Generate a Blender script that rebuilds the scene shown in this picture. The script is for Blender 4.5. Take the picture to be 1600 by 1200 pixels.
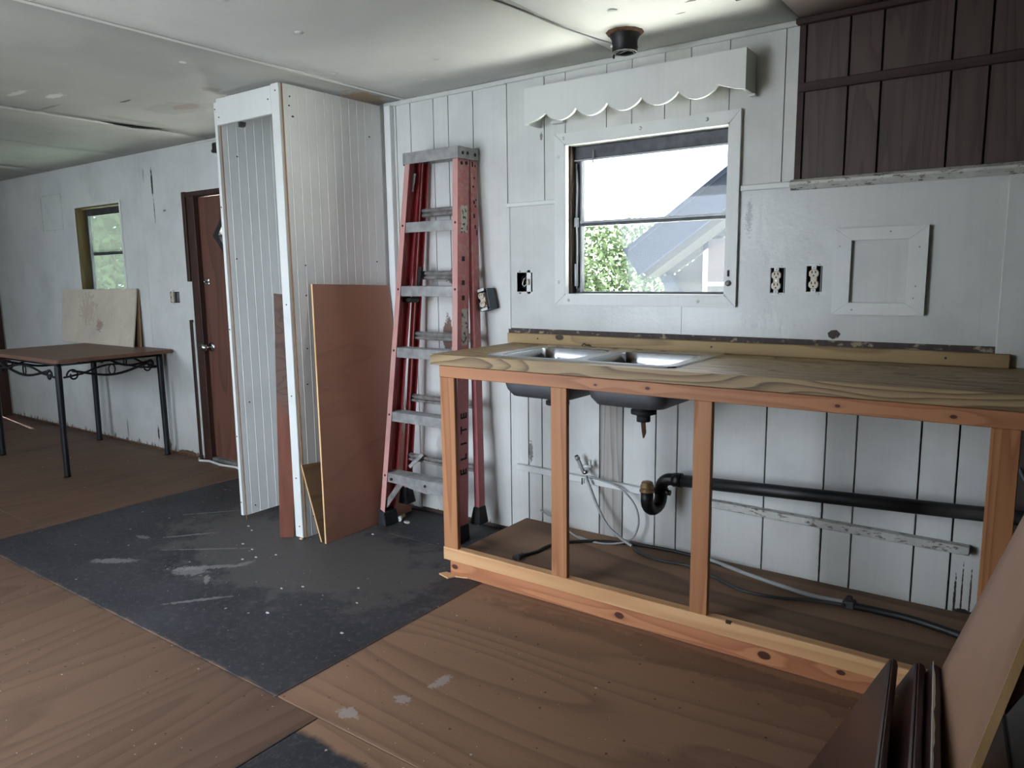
import bpy, bmesh, math, random
from mathutils import Vector, Matrix
random.seed(7)
for o in list(bpy.data.objects): bpy.data.objects.remove(o)
SC = bpy.context.scene
COL = SC.collection

# ------------------------------------------------------------------ camera, sky, sun, daylight, exposure
def camera():
    cd = bpy.data.cameras.new('camera'); cd.sensor_width = 36; cd.lens = 1160.19/1600*36
    cd.clip_start = 0.02; cd.clip_end = 300
    c = bpy.data.objects.new('camera', cd); COL.objects.link(c)
    yaw, pit, rol = -0.6254, -0.1466, -0.0125
    fw = Vector((math.sin(yaw)*math.cos(pit), math.cos(yaw)*math.cos(pit), math.sin(pit)))
    r = Vector((math.cos(yaw), -math.sin(yaw), 0)); u = r.cross(fw)
    r2 = math.cos(rol)*r + math.sin(rol)*u; u2 = -math.sin(rol)*r + math.cos(rol)*u
    m = Matrix((( r2.x, u2.x, -fw.x, 2.8144), (r2.y, u2.y, -fw.y, -2.8547), (r2.z, u2.z, -fw.z, 1.2565), (0, 0, 0, 1)))
    c.matrix_world = m
    SC.camera = c
camera()
w = bpy.data.worlds.new('sky'); SC.world = w; w.use_nodes = True
bg = w.node_tree.nodes['Background']; bg.inputs[0].default_value = (0.9, 0.93, 1.0, 1); bg.inputs[1].default_value = 6.5
def sunlamp():
    l = bpy.data.lights.new('sun', 'SUN'); l.energy = 165; l.angle = 0.02; l.color = (1, .98, .95)
    o = bpy.data.objects.new('sun', l); COL.objects.link(o)
    o.rotation_euler = Vector((-0.55, 0.06, 1)).to_track_quat('Z', 'Y').to_euler()
sunlamp()
FW = -3.2                       # inner face of the wall behind the camera
SKYC, GRC = (.66, .77, 1), (1, .95, .85)
def daylight(x, z, sx, sz, energy, y=-3.78, col=(.86, .93, 1), tilt=0):
    l = bpy.data.lights.new('window_daylight', 'AREA'); l.shape = 'RECTANGLE'; l.size = sx; l.size_y = sz
    l.energy = energy; l.color = col
    if col == SKYC: l.spread = math.radians(115)     # sky seen above the trees only
    o = bpy.data.objects.new('window_daylight', l); COL.objects.link(o)
    o.location = (x, y, z); o.rotation_euler = (math.radians(90+tilt), 0, 0)
daylight(.25, 1.05, 1.2, 1.8, 34, y=FW-.14, col=SKYC, tilt=-24)      # sky through the glazed door behind the camera
daylight(.25, .8, 1.2, .9, 11, y=FW-.3, col=GRC, tilt=38)           # sunlit ground outside it
daylight(-2.9, 1.42, 1.15, .95, 14, y=FW-.14, col=SKYC, tilt=-28)
SC.view_settings.view_transform = 'Standard'; SC.view_settings.look = 'None'
SC.view_settings.gamma = 1; SC.view_settings.use_curve_mapping = False
SC.view_settings.exposure = 0.02
SC.cycles.use_denoising = True
SC.cycles.max_bounces = 10; SC.cycles.diffuse_bounces = 6; SC.cycles.transparent_max_bounces = 12
SC.cycles.sample_clamp_indirect = 60

# ------------------------------------------------------------------ materials
def C(r, g=None, b=None):
    if g is None: r, g, b = int(r[1:3], 16), int(r[3:5], 16), int(r[5:7], 16)
    f = lambda v: ((v/255+.055)/1.055)**2.4 if v/255 > .04045 else v/255/12.92
    return (f(r), f(g), f(b), 1)
class NT:
    def __init__(s, name):
        s.m = bpy.data.materials.new(name); s.m.use_nodes = True; s.t = s.m.node_tree
        s.b = s.t.nodes['Principled BSDF']; s.out = s.t.nodes['Material Output']
        s.tc = s.t.nodes.new('ShaderNodeTexCoord').outputs['Object']
    def n(s, typ, ins=None, **kw):
        nd = s.t.nodes.new(typ)
        for k, v in kw.items(): setattr(nd, k, v)
        for k, v in (ins or {}).items():
            if hasattr(v, 'is_linked') or isinstance(v, bpy.types.NodeSocket): s.t.links.new(v, nd.inputs[k])
            else: nd.inputs[k].default_value = v
        return nd
    def math(s, op, a, b=0.0, c=0.0, clamp=False):
        return s.n('ShaderNodeMath', {0: a, 1: b, 2: c}, operation=op, use_clamp=clamp).outputs[0]
    def vmath(s, op, a, b=(0, 0, 0), out=0):
        return s.n('ShaderNodeVectorMath', {0: a, 1: b}, operation=op).outputs[out]
    def noise(s, scale, detail=3, vec=None, stretch=None, rough=.5, dist=0.0, col=False):
        v = vec or s.tc
        if stretch: v = s.vmath('MULTIPLY', v, stretch)
        nd = s.n('ShaderNodeTexNoise', {'Vector': v, 'Scale': scale, 'Detail': detail, 'Roughness': rough, 'Distortion': dist})
        return nd.outputs[1 if col else 0]
    def ramp(s, f, lo, hi, a=0.0, b=1.0):
        return s.n('ShaderNodeMapRange', {'Value': f, 'From Min': lo, 'From Max': hi, 'To Min': a, 'To Max': b}, clamp=True).outputs[0]
    def mix(s, f, a, b, mode='MIX'):
        nd = s.n('ShaderNodeMix', data_type='RGBA', blend_type=mode)
        for i, v in ((0, f), (6, a), (7, b)):
            if isinstance(v, bpy.types.NodeSocket): s.t.links.new(v, nd.inputs[i])
            else: nd.inputs[i].default_value = v
        return nd.outputs[2]
    def fin(s, col, rough=.6, bump=None, bs=.3, bd=.002, metal=0, spec=.5):
        for k, v in (('Base Color', col), ('Roughness', rough), ('Metallic', metal), ('Specular IOR Level', spec)):
            if isinstance(v, bpy.types.NodeSocket): s.t.links.new(v, s.b.inputs[k])
            else: s.b.inputs[k].default_value = v
        if bump is not None:
            bn = s.n('ShaderNodeBump', {'Height': bump, 'Strength': bs, 'Distance': bd})
            s.t.links.new(bn.outputs[0], s.b.inputs['Normal'])
        return s.m
    def mark(s, col, c, r, to, amt=1.0, wob=.9, ns=30, rot=0.0, axis='Y'):
        """a stain / chip of its own shape: an ellipse at c with half-sizes r, edge broken by noise"""
        v = s.vmath('SUBTRACT', s.tc, c)
        if rot: v = s.n('ShaderNodeVectorRotate', {'Vector': v, 'Angle': rot}, rotation_type=axis+'_AXIS').outputs[0]
        v = s.vmath('MULTIPLY', v, tuple(1/q for q in r))
        d = s.vmath('LENGTH', v, out=1)
        nz = s.noise(ns, 4, rough=.7)
        d = s.math('ADD', d, s.math('MULTIPLY', s.math('SUBTRACT', nz, .5), wob*2))
        f = s.math('MULTIPLY', s.ramp(d, 1.0, .8), amt)
        return s.mix(f, col, to)

def plain(name, col, rough=.6, metal=0, var=.12, ns=12, bump=.15, spec=.5):
    s = NT(name); nz = s.noise(ns, 4)
    c = s.mix(s.ramp(nz, .3, .7), col, tuple(v*(1-var*2) for v in col[:3])+(1,))
    return s.fin(c, rough, s.noise(ns*8, 3), bump, .001, metal, spec)

def wood(name, light, dark, axis=2, ringk=9, stretch=.1, scale=3, rough=.6, fibre=.35, knots=None, extra=None, bs=.25, spec=.4, seed=0, contrast=1.0):
    """contour-line grain: a stretched noise field cut into rings, plus fine fibres along the axis"""
    s = NT(name)
    oi = s.n('ShaderNodeObjectInfo').outputs['Random']
    off = s.n('ShaderNodeCombineXYZ', {0: s.math('MULTIPLY', oi, 17.3), 1: s.math('MULTIPLY', oi, 7.1), 2: s.math('ADD', s.math('MULTIPLY', oi, 11.7), float(seed))}).outputs[0]
    st = [1, 1, 1]; st[axis] = stretch
    v = s.vmath('ADD', s.vmath('MULTIPLY', s.tc, tuple(st)), off)
    if knots:
        for (kc, kr) in knots:
            pass
    f = s.noise(scale, 1.5, vec=v, rough=.4)
    rg = s.math('MULTIPLY', f, ringk)
    if knots:
        for kc, kr in knots:
            d = s.vmath('LENGTH', s.vmath('MULTIPLY', s.vmath('SUBTRACT', s.tc, kc), tuple((.45 if i == axis else 1)/kr for i in range(3))), out=1)
            rg = s.math('ADD', rg, s.math('MULTIPLY', s.math('DIVIDE', 1.0, s.math('ADD', d, .6)), 1.2))
    ring = s.math('FRACT', rg)
    ring = s.math('POWER', ring, 2.2)
    ring = s.math('MULTIPLY', ring, s.ramp(s.math('FRACT', rg), 1.0, .9))
    st2 = [1, 1, 1]; st2[axis] = .035
    fib = s.noise(260, 3, stretch=tuple(st2), rough=.6)
    big = s.noise(2.2, 3, stretch=tuple(.4 if i == axis else 1 for i in range(3)))
    k = s.math('ADD', s.math('MULTIPLY', ring, .75*contrast), s.math('MULTIPLY', s.math('SUBTRACT', fib, .5), fibre))
    k = s.math('ADD', k, s.math('MULTIPLY', s.math('SUBTRACT', big, .5), .7), clamp=True)
    c = s.mix(k, light, dark)
    if knots:
        for kc, kr in knots:
            c = s.mark(c, kc, (kr*.7,)*3 if axis is None else tuple(kr*(1.2 if i == axis else .75) for i in range(3)), tuple(q*.28 for q in dark[:3])+(1,), 1, .12, 40)
    if extra: c = extra(s, c)
    return s.fin(c, rough, k, bs, .0015, 0, spec)

WHITE = C('#CDCEC9')
def paint(name, col=WHITE, rough=.45, marks=(), grime=.1, bumpscale=25, bs=.25, bottom=None, extra=None, bd=.004):
    s = NT(name)
    c = s.mix(s.ramp(s.noise(3, 5, rough=.6), .45, .8), col, tuple(v*(1-grime*2.2) for v in col[:3])+(1,))
    # vertical brush streaks
    c = s.mix(s.ramp(s.noise(60, 2, stretch=(1, 1, .03)), .45, .85, 0, grime), c, C('#8f8f88'))
    if bottom is not None:   # rot and peeling just above the floor
        z = s.n('ShaderNodeSeparateXYZ', {0: s.tc}).outputs[2]
        nn = s.noise(22, 4, stretch=(1, 1, .18), rough=.7)
        h = s.math('SUBTRACT', z, s.ramp(nn, .47, .82, 0, bottom))
        c = s.mix(s.ramp(h, .012, .0), c, C('#3b3029'))
        c = s.mix(s.ramp(z, .35, 0, 0, .35), c, C('#8d8577'))
    for m in marks: c = s.mark(c, *m)
    if extra: c = extra(s, c)
    bn = s.noise(bumpscale, 4, rough=.6)
    return s.fin(c, rough, bn, bs, bd)

BROWN = C('#4a2f22')
M = {}
M['black'] = plain('black_paint', C('#141416'), .5)
M['void'] = plain('dark_gap', C('#1d1a18'), .9)
M['plank'] = paint('white_plank_paint', WHITE, .5, bottom=.06, marks=[
    ((.36, 0, .95), (.035, .2, .12), C('#6f5a4b'), 1, .9, 18), ((.42, 0, 1.25), (.08, .2, .035), C('#5a5048'), .8, 1.3, 40),
    ((.86, 0, .42), (.012, .2, .05), C('#50463f'), .8, 1.2, 60), ((.33, 0, .70), (.02, .2, .14), C('#7d7264'), .9, .9, 25),
    ((2.625, 0, .13), (.004, .2, .10), C('#2d2621'), 1, .8, 60), ((2.645, 0, .12), (.003, .2, .14), C('#2d2621'), 1, .8, 60), ((2.67, 0, .14), (.003, .2, .12), C('#3d342d'), 1, .8, 60), ((2.65, 0, .09), (.03, .2, .01), C('#2d2621'), 1, 1, 60), ((2.18, 0, .3), (.006, .2, .2), C('#6b6259'), .6, .8, 60), ((1.7, 0, .36), (.008, .2, .05), C('#4d443d'), .8, 1.2, 60), ((1.9, 0, .42), (.05, .2, .02), C('#8b8577'), .5, 1, 40),
    ((.3, 0, .2), (.05, .2, .3), C('#a49c90'), .6, .7, 12)])
M['planktop'] = paint('white_plank_paint_top', C('#C9CAC4'), .5, marks=[((.93, 0, 1.86), (.008, .2, .02), C('#6b655b'), .9, 1, 60), ((.0, 0, 2.08), (.12, .2, .03), C('#8c7f6c'), .5, 1, 20)])
M['bareplank'] = wood('bare_grey_plank', C('#a9a49d'), C('#6f6862'), 2, 8, .06, 14, .8, .9)
M['panel'] = paint('glossy_white_panel_paint', C('#C6C8C3'), .3, bumpscale=55, bs=.35, bd=.003, marks=[
    ((1.87, 0, 1.46), (.012, .2, .06), C('#5f5a50'), .45, 2.4, 140), ((1.9, 0, 1.2), (.09, .2, .16), C('#a4a6a3'), .35, 1.0, 60)])
M['leftwall'] = paint('left_wall_paint', C('#C8CAC6'), .5, bottom=.09, marks=[
    ((-2.315, 0, 1.92), (.012, .2, .11), C('#15120f'), 1, .6, 30), ((-2.31, 0, 1.72), (.006, .2, .09), C('#403830'), .9, .9, 50),
    ((-2.42, 0, 1.98), (.005, .2, .05), C('#4a4440'), .8, .8, 50), ((-2.18, 0, 1.72), (.02, .2, .008), C('#54504c'), .8, .9, 50),
    ((-2.50, 0, .12), (.012, .2, .06), C('#2a201a'), 1, .9, 40), ((-2.38, 0, .05), (.05, .2, .05), C('#3a2a20'), 1, 1.1, 40),
    ((-2.1, 0, .02), (.14, .2, .02), C('#5a4634'), 1, .9, 40), ((-2.95, 0, .1), (.007, .2, .1), C('#4a4038'), .8, .7, 40)])
M['trimwhite'] = paint('white_trim_paint', C('#CFD1CC'), .4, grime=.06, bumpscale=40, bs=.15)
M['trimworn'] = paint('worn_white_trim', C('#C2C2BA'), .6, grime=.3, bumpscale=40, extra=lambda s, c: s.mix(s.ramp(s.noise(90, 4, stretch=(.3, 1, 1), rough=.7), .55, .6), c, C('#6b6257')))
M['closet'] = paint('closet_white', C('#E8E9E6'), .45, grime=.05, bumpscale=30, bs=.1)
M['rawedge'] = plain('raw_hardboard_edge', C('#8a6242'), .85)
CM = [
    ((-.85, -.60, 2.13), (.10, .055, .3), C('#8b6243'), .55, .9, 14, 0, 'Z'), ((-.9, -.62, 2.13), (.22, .12, .3), C('#86867f'), .35, .8, 10),
    ((-.02, -.16, 2.13), (.10, .14, .3), C('#9a7a4d'), .75, .9, 14), ((-.42, -.73, 2.13), (.05, .04, .3), C('#8c6f52'), .45, .9, 20),
    ((-.95, -.86, 2.13), (.06, .010, .3), C('#3a3935'), .9, .8, 30), ((-1.18, -1.25, 2.13), (.10, .02, .3), C('#dfdfdb'), .7, 1.1, 40),
    ((-1.10, -1.12, 2.13), (.08, .03, .3), C('#e2e2de'), .8, 1.1, 40), ((-1.4, -1.02, 2.13), (.12, .012, .3), C('#45413c'), .5, 1.1, 30),
    ((-1.53, -.8, 2.13), (.04, .35, .3), C('#6d6a64'), .5, 1.0, 14), ((-1.4, -.6, 2.13), (.04, .2, .3), C('#77726a'), .4, 1.0, 14),
    ((1.8, -.42, 2.13), (.03, .008, .3), C('#47423d'), .9, 1, 50), ((1.72, -.33, 2.13), (.02, .005, .3), C('#47423d'), .9, .8, 50)]
M['ceil'] = paint('ceiling_paint', C('#D4D5CF'), .55, grime=.04, bumpscale=14, bs=.25, bd=.005, marks=CM)
M['ceildim'] = paint('dull_dimmed_ceiling_paint', C('#aeafa9'), .6, grime=.08, bumpscale=14, bs=.3, bd=.005, marks=CM)  # left panels: duller, dirtier paint, with the weaker light there also darkened into it
M['ceilbeige'] = paint('dusty_beige_ceiling', C('#97897f'), .7, grime=.25)
def floor_mat(name, axis, ca, cb):
    def ex(s, c):
        sep = s.n('ShaderNodeSeparateXYZ', {0: s.tc}); x, y = sep.outputs[0], sep.outputs[1]
        wob = s.math('MULTIPLY', s.math('SUBTRACT', s.noise(9, 5, rough=.7), .5), .07)
        def band(a, b, v, wv=wob, sharp=.012):   # inside a..b
            p = s.ramp(s.math('ADD', v, wv), a-sharp, a+sharp)
            q = s.ramp(s.math('ADD', v, wv), b+sharp, b-sharp)
            return s.math('MULTIPLY', p, q)
        m1 = s.math('MULTIPLY', band(-1.285, 1.004, x, 0.0), band(-1.585, .2, y))
        m2 = s.math('MULTIPLY', band(1.19, 3.2, x), band(-2.9, -1.655, y))
        mk = s.math('MAXIMUM', m1, m2)
        dk = s.mix(s.ramp(s.noise(2.5, 6, rough=.7), .35, .72), C('#2a2a2d'), C('#3f3e42'))
        dk = s.mix(s.ramp(s.noise(40, 4, rough=.8), .52, .8, 0, .55), dk, C('#75716e'))
        # trodden grey-brown dust near the closet and the ladder
        dk = s.mark(dk, (.1, -.75, 0), (.9, .45, 1), C('#5d5854'), .6, .9, 6)
        for cx, cy, rx, ry, ro in [(-.10, -1.12, .17, .022, .75), (-.13, -1.19, .09, .05, .3), (-.53, -1.32, .12, .03, .6), (-.55, -.93, .13, .012, .9),
                                    (.18, -1.33, .13, .012, .9), (-.72, -1.08, .05, .018, .2), (-.3, -.99, .22, .008, .65), (.02, -1.2, .06, .012, -.6),
                                    (-.78, -.66, .18, .008, .85), (.0, -1.0, .05, .02, 1.4)]:
            dk = s.mark(dk, (cx, cy, 0), (rx, ry, 1), C('#86837f'), .6, 1.3, 45, -ro, 'Z')
        c = s.mix(mk, c, dk)
        # white paint specks
        for sc, th, am in ((9, .075, .9), (26, .085, .75)):
            vo = s.n('ShaderNodeTexVoronoi', {'Vector': s.tc, 'Scale': sc, 'Randomness': 1.0})
            vo.voronoi_dimensions = '2D'
            r = s.n('ShaderNodeSeparateColor', {0: vo.outputs['Color']}).outputs[0]
            sp = s.math('LESS_THAN', s.math('ADD', vo.outputs['Distance'], s.math('MULTIPLY', s.noise(120, 2), .06)), s.math('MULTIPLY', s.ramp(r, .72, 1.0), th))
            c = s.mix(s.math('MULTIPLY', sp, am), c, C('#b9b2aa'))
        # dark dents and crumbs
        vo = s.n('ShaderNodeTexVoronoi', {'Vector': s.vmath('ADD', s.tc, (3.3, 1.1, 0)), 'Scale': 13.0}); vo.voronoi_dimensions = '2D'
        r = s.n('ShaderNodeSeparateColor', {0: vo.outputs['Color']}).outputs[1]
        c = s.mix(s.math('MULTIPLY', s.math('LESS_THAN', vo.outputs['Distance'], s.math('MULTIPLY', s.ramp(r, .6, 1.0), .06)), .8), c, C('#2e231d'))
        for a in ((2.0, -.68, .9, .07, .45), (-3.6, -.04, 1.6, .07, .6), (.3, -.05, .5, .08, .6)):
            c = s.mark(c, (a[0], a[1], 0), (a[2], a[3], 1), C('#2f2722'), a[4]*.6, 1.0, 14)
        for a in ((1.33, -1.38, .03, .02), (1.25, -1.52, .035, .025), (1.36, -1.24, .02, .05)):
            c = s.mark(c, (a[0], a[1], 0), (a[2], a[3], 1), C('#a9a49f'), .6, 1.6, 45)
        return c
    return wood(name, ca, cb, axis, 13, .13, 2.6, .6, .75, extra=ex, bs=.2, spec=.3, contrast=.72)
M['floor_x'] = floor_mat('plywood_floor_grain_x', 0, C('#8f6f57'), C('#5f4331'))
M['floor_y'] = floor_mat('plywood_floor_grain_y', 1, C('#68503f'), C('#463227'))
M['shelfply'] = wood('cabinet_base_plywood', C('#8d6e55'), C('#4f3a2d'), 0, 5, .15, 3, .75, .5)
M['fir'] = wood('fir_lumber_upright', C('#b07a50'), C('#824829'), 2, 7, .05, 11, .55, .35)
M['firx'] = wood('fir_lumber_rail', C('#b37c55'), C('#8a5032'), 0, 6, .05, 9, .55, .35, knots=[((.94, 0, .872), .008), ((.74, 0, .868), .006), ((1.54, 0, .868), .007), ((1.83, 0, .866), .008)])
M['firtoe'] = wood('knotty_fir_board', C('#bd8157'), C('#8d4c30'), 0, 7, .05, 11, .6, .35, knots=[((.025, .012, .038), .015), ((.80, .012, .03), .018), ((1.32, .012, .035), .02), ((1.55, .012, .05), .012)])
M['firpale'] = wood('pale_fir_rail', C('#d6a878'), C('#b47f50'), 0, 4, .05, 9, .6, .3)
M['treated'] = wood('treated_lumber_counter', C('#a08863'), C('#5d4730'), 0, 15, .2, 7.5, .55, .7, contrast=1.5)
M['treated2'] = wood('treated_lumber_backsplash', C('#ab9166'), C('#735939'), 0, 7, .1, 9, .6, .45, knots=[((.29, 0, .035), .02)])
M['browndoor'] = wood('brown_door_veneer', C('#664437'), C('#3f2820'), 2, 7, .14, 5, .4, .4, knots=[((.28, 0, 1.12-.05), .03), ((.42, 0, .93), .03), ((.25, 0, .6), .02)])
M['darkjamb'] = wood('dark_stained_jamb', C('#3a2219'), C('#1c110d'), 2, 5, .06, 8, .5, .4)
M['brownplank'] = wood('dark_brown_panelling', C('#4f413a'), C('#352a26'), 2, 8, .06, 12, .55, .9)
M['brownstrip'] = wood('dark_brown_cleat', C('#3d2c29'), C('#2a1d1b'), 0, 4, .06, 9, .7, .4)
M['redply'] = wood('reddish_plywood_sheet', C('#a87861'), C('#7d5341'), 1, 4, .3, 5, .5, .5, contrast=.45)
M['offcut'] = wood('yellow_brown_offcut', C('#8c7050'), C('#6a5138'), 1, 4, .1, 9, .7, .5)
M['stick'] = wood('weathered_board', C('#5d463a'), C('#33261f'), 0, 6, .1, 14, .7, .7, extra=lambda s, c: s.mix(
    s.ramp(s.math('ADD', s.n('ShaderNodeSeparateXYZ', {0: s.tc}).outputs[2], s.math('MULTIPLY', s.math('SUBTRACT', s.noise(14, 3), .5), .25)), .68, .6), c,
    s.mix(s.noise(30, 4, stretch=(1, 1, .15)), C('#7c4630'), C('#50291b'))))
M['paleedge'] = wood('pale_plywood_edge', C('#dcb684'), C('#b08a58'), 2, 3, .1, 20, .7, .3)
M['beige'] = plain('beige_hardboard', C('#a3806b'), .5, var=.03, bump=.03)
M['cherry'] = wood('dark_cherry_cabinet_door', C('#3a2422'), C('#271616'), 1, 4, .08, 8, .38, .4)
M['alu'] = plain('worn_aluminium', C('#a3a3a0'), .45, metal=.35, var=.2, ns=22, bump=.3)
M['aludirty'] = plain('dirty_aluminium', C('#8a8580'), .55, metal=.3, var=.3, ns=30, bump=.4)
M['steel'] = plain('brushed_stainless', C('#b9bcc0'), .24, metal=1, var=.05, ns=30, bump=.05)
M['steelunder'] = plain('sound_coated_steel', C('#6a6c70'), .55, metal=.6, var=.1)
M['chrome'] = plain('chrome', C('#c8c8c8'), .2, metal=1, var=.05)
M['red'] = paint('red_fibreglass', C('#b5454a'), .5, grime=.1, bumpscale=80, bs=.2, extra=lambda s, c: s.mix(s.ramp(s.noise(38, 5, stretch=(1, 1, .2), rough=.75), .5, .72), c, C('#b9797a')))
M['pink'] = paint('worn_pink_fibreglass', C('#bf8880'), .6, grime=.2, bumpscale=80, bs=.3, extra=lambda s, c: s.mix(s.ramp(s.noise(30, 5, stretch=(1, 1, .25), rough=.75), .45, .7), c, C('#b0938a')))
M['redweb'] = paint('faded_red_fibreglass', C('#bb6a6c'), .55, grime=.15, bumpscale=90, bs=.25, extra=lambda s, c: s.mix(s.ramp(s.math('ADD', s.noise(34, 5, rough=.75), s.ramp(s.n('ShaderNodeSeparateXYZ', {0: s.tc}).outputs[2], .4, 1.9, -.08, .12)), .5, .75), c, C('#b8958c')))
M['rubber'] = plain('black_rubber', C('#1b1c1e'), .75)
M['sticker'] = paint('worn_sticker', C('#c9c4ba'), .6, grime=.3, extra=lambda s, c: s.mix(s.ramp(s.noise(70, 4), .56, .6), c, C('#4d4542')))
M['pipe'] = plain('black_abs_pipe', C('#151515'), .45)
M['pipeend'] = paint('pipe_with_white_overspray', C('#151515'), .5, grime=.0, extra=lambda s, c: s.mix(s.ramp(s.math('ADD', s.n('ShaderNodeSeparateXYZ', {0: s.tc}).outputs[0], s.math('MULTIPLY', s.noise(9, 3), .12)), 1.0, 1.13, 0, .35), c, C('#a09c98')))
M['brass'] = plain('dirty_brass', C('#a98e68'), .5, metal=.6)
M['cable'] = plain('grey_cable', C('#3b3a39'), .6)
M['cabledark'] = plain('black_cable', C('#1d1c1c'), .5)
M['tubegrey'] = plain('pale_grey_tube', C('#9fa09d'), .5)
M['outlet'] = plain('almond_receptacle', C('#c9bda9'), .4, var=.05)
M['slot'] = plain('slot_black', C('#0c0b0b'), .8)
M['bluebox'] = plain('blue_grey_box', C('#59646c'), .6)
M['tabletop'] = wood('worn_tabletop', C('#6d4f40'), C('#49332a'), 0, 6, .1, 6, .5, .6, contrast=.6)
M['iron'] = plain('black_iron', C('#16161a'), .45, metal=.3)
M['boardwhite'] = paint('stained_cream_board', C('#c4b9a8'), .6, grime=.12, marks=[((.42, 0, .26), (.12, .2, .12), C('#8a736a'), .4, 2.2, 30), ((.62, 0, .14), (.05, .2, .04), C('#7a4f4a'), .6, 2.2, 60)],
                       extra=lambda s, c: s.mix(s.ramp(s.noise(50, 5, rough=.75), .58, .68, 0, .4), c, C('#6e6257')))
M['boardbrown'] = wood('brown_backing_board', C('#8d7256'), C('#6a5038'), 2, 4, .1, 8, .8, .4)
M['screw'] = plain('rusty_screw', C('#2b211c'), .6, metal=.3)
M['rust'] = plain('rust_brown', C('#6e4a30'), .85, var=.3, ns=40)
M['rawgold'] = wood('aged_golden_jamb', C('#665434'), C('#3d3120'), 2, 4, .1, 9, .6, .6)
M['winmetal'] = plain('grimy_window_metal', C('#4b4e52'), .5, metal=.4, var=.3, ns=25)
M['winmetallight'] = plain('pale_window_metal', C('#8d9093'), .45, metal=.4, var=.15)
M['insul'] = plain('wall_cavity', C('#40342b'), .9)
M['peel'] = paint('peeled_brown_strip', C('#3d302b'), .7, extra=lambda s, c: s.mix(s.ramp(s.noise(45, 4, stretch=(.6, 1, 1)), .58, .66), c, C('#9a8b74')))
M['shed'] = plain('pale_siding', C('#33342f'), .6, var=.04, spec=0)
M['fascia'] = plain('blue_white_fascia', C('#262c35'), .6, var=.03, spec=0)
M['paleground'] = plain('pale_bounce_ground', C('#c9c9c4'), .9, var=.08, ns=3, spec=0)  # ground whitened to bounce sunlight through the window onto the ceiling
M['leaf'] = plain('bright_leaves', C('#5c6b52'), .6, var=.2, ns=5, spec=0)
M['bark'] = plain('bark', C('#6b5a48'), .9)
def glass(name, tint=(.96, .98, .97, 1), gl=.06, haze=0.0):
    s = NT(name)
    tr = s.n('ShaderNodeBsdfTransparent', {0: tint}); g = s.n('ShaderNodeBsdfGlossy', {0: (1, 1, 1, 1), 'Roughness': .03})
    mx = s.n('ShaderNodeMixShader', {0: gl, 1: tr.outputs[0], 2: g.outputs[0]})
    out = mx
    if haze:
        tl = s.n('ShaderNodeBsdfTranslucent', {0: (.85, .92, .88, 1)})
        out = s.n('ShaderNodeMixShader', {0: haze, 1: mx.outputs[0], 2: tl.outputs[0]})
    s.t.links.new(out.outputs[0], s.out.inputs[0]); return s.m
M['glass'] = glass('window_glass', gl=.018); M['hazyglass'] = glass('screened_glass', (.36, .42, .38, 1), .02, .04)

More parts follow.
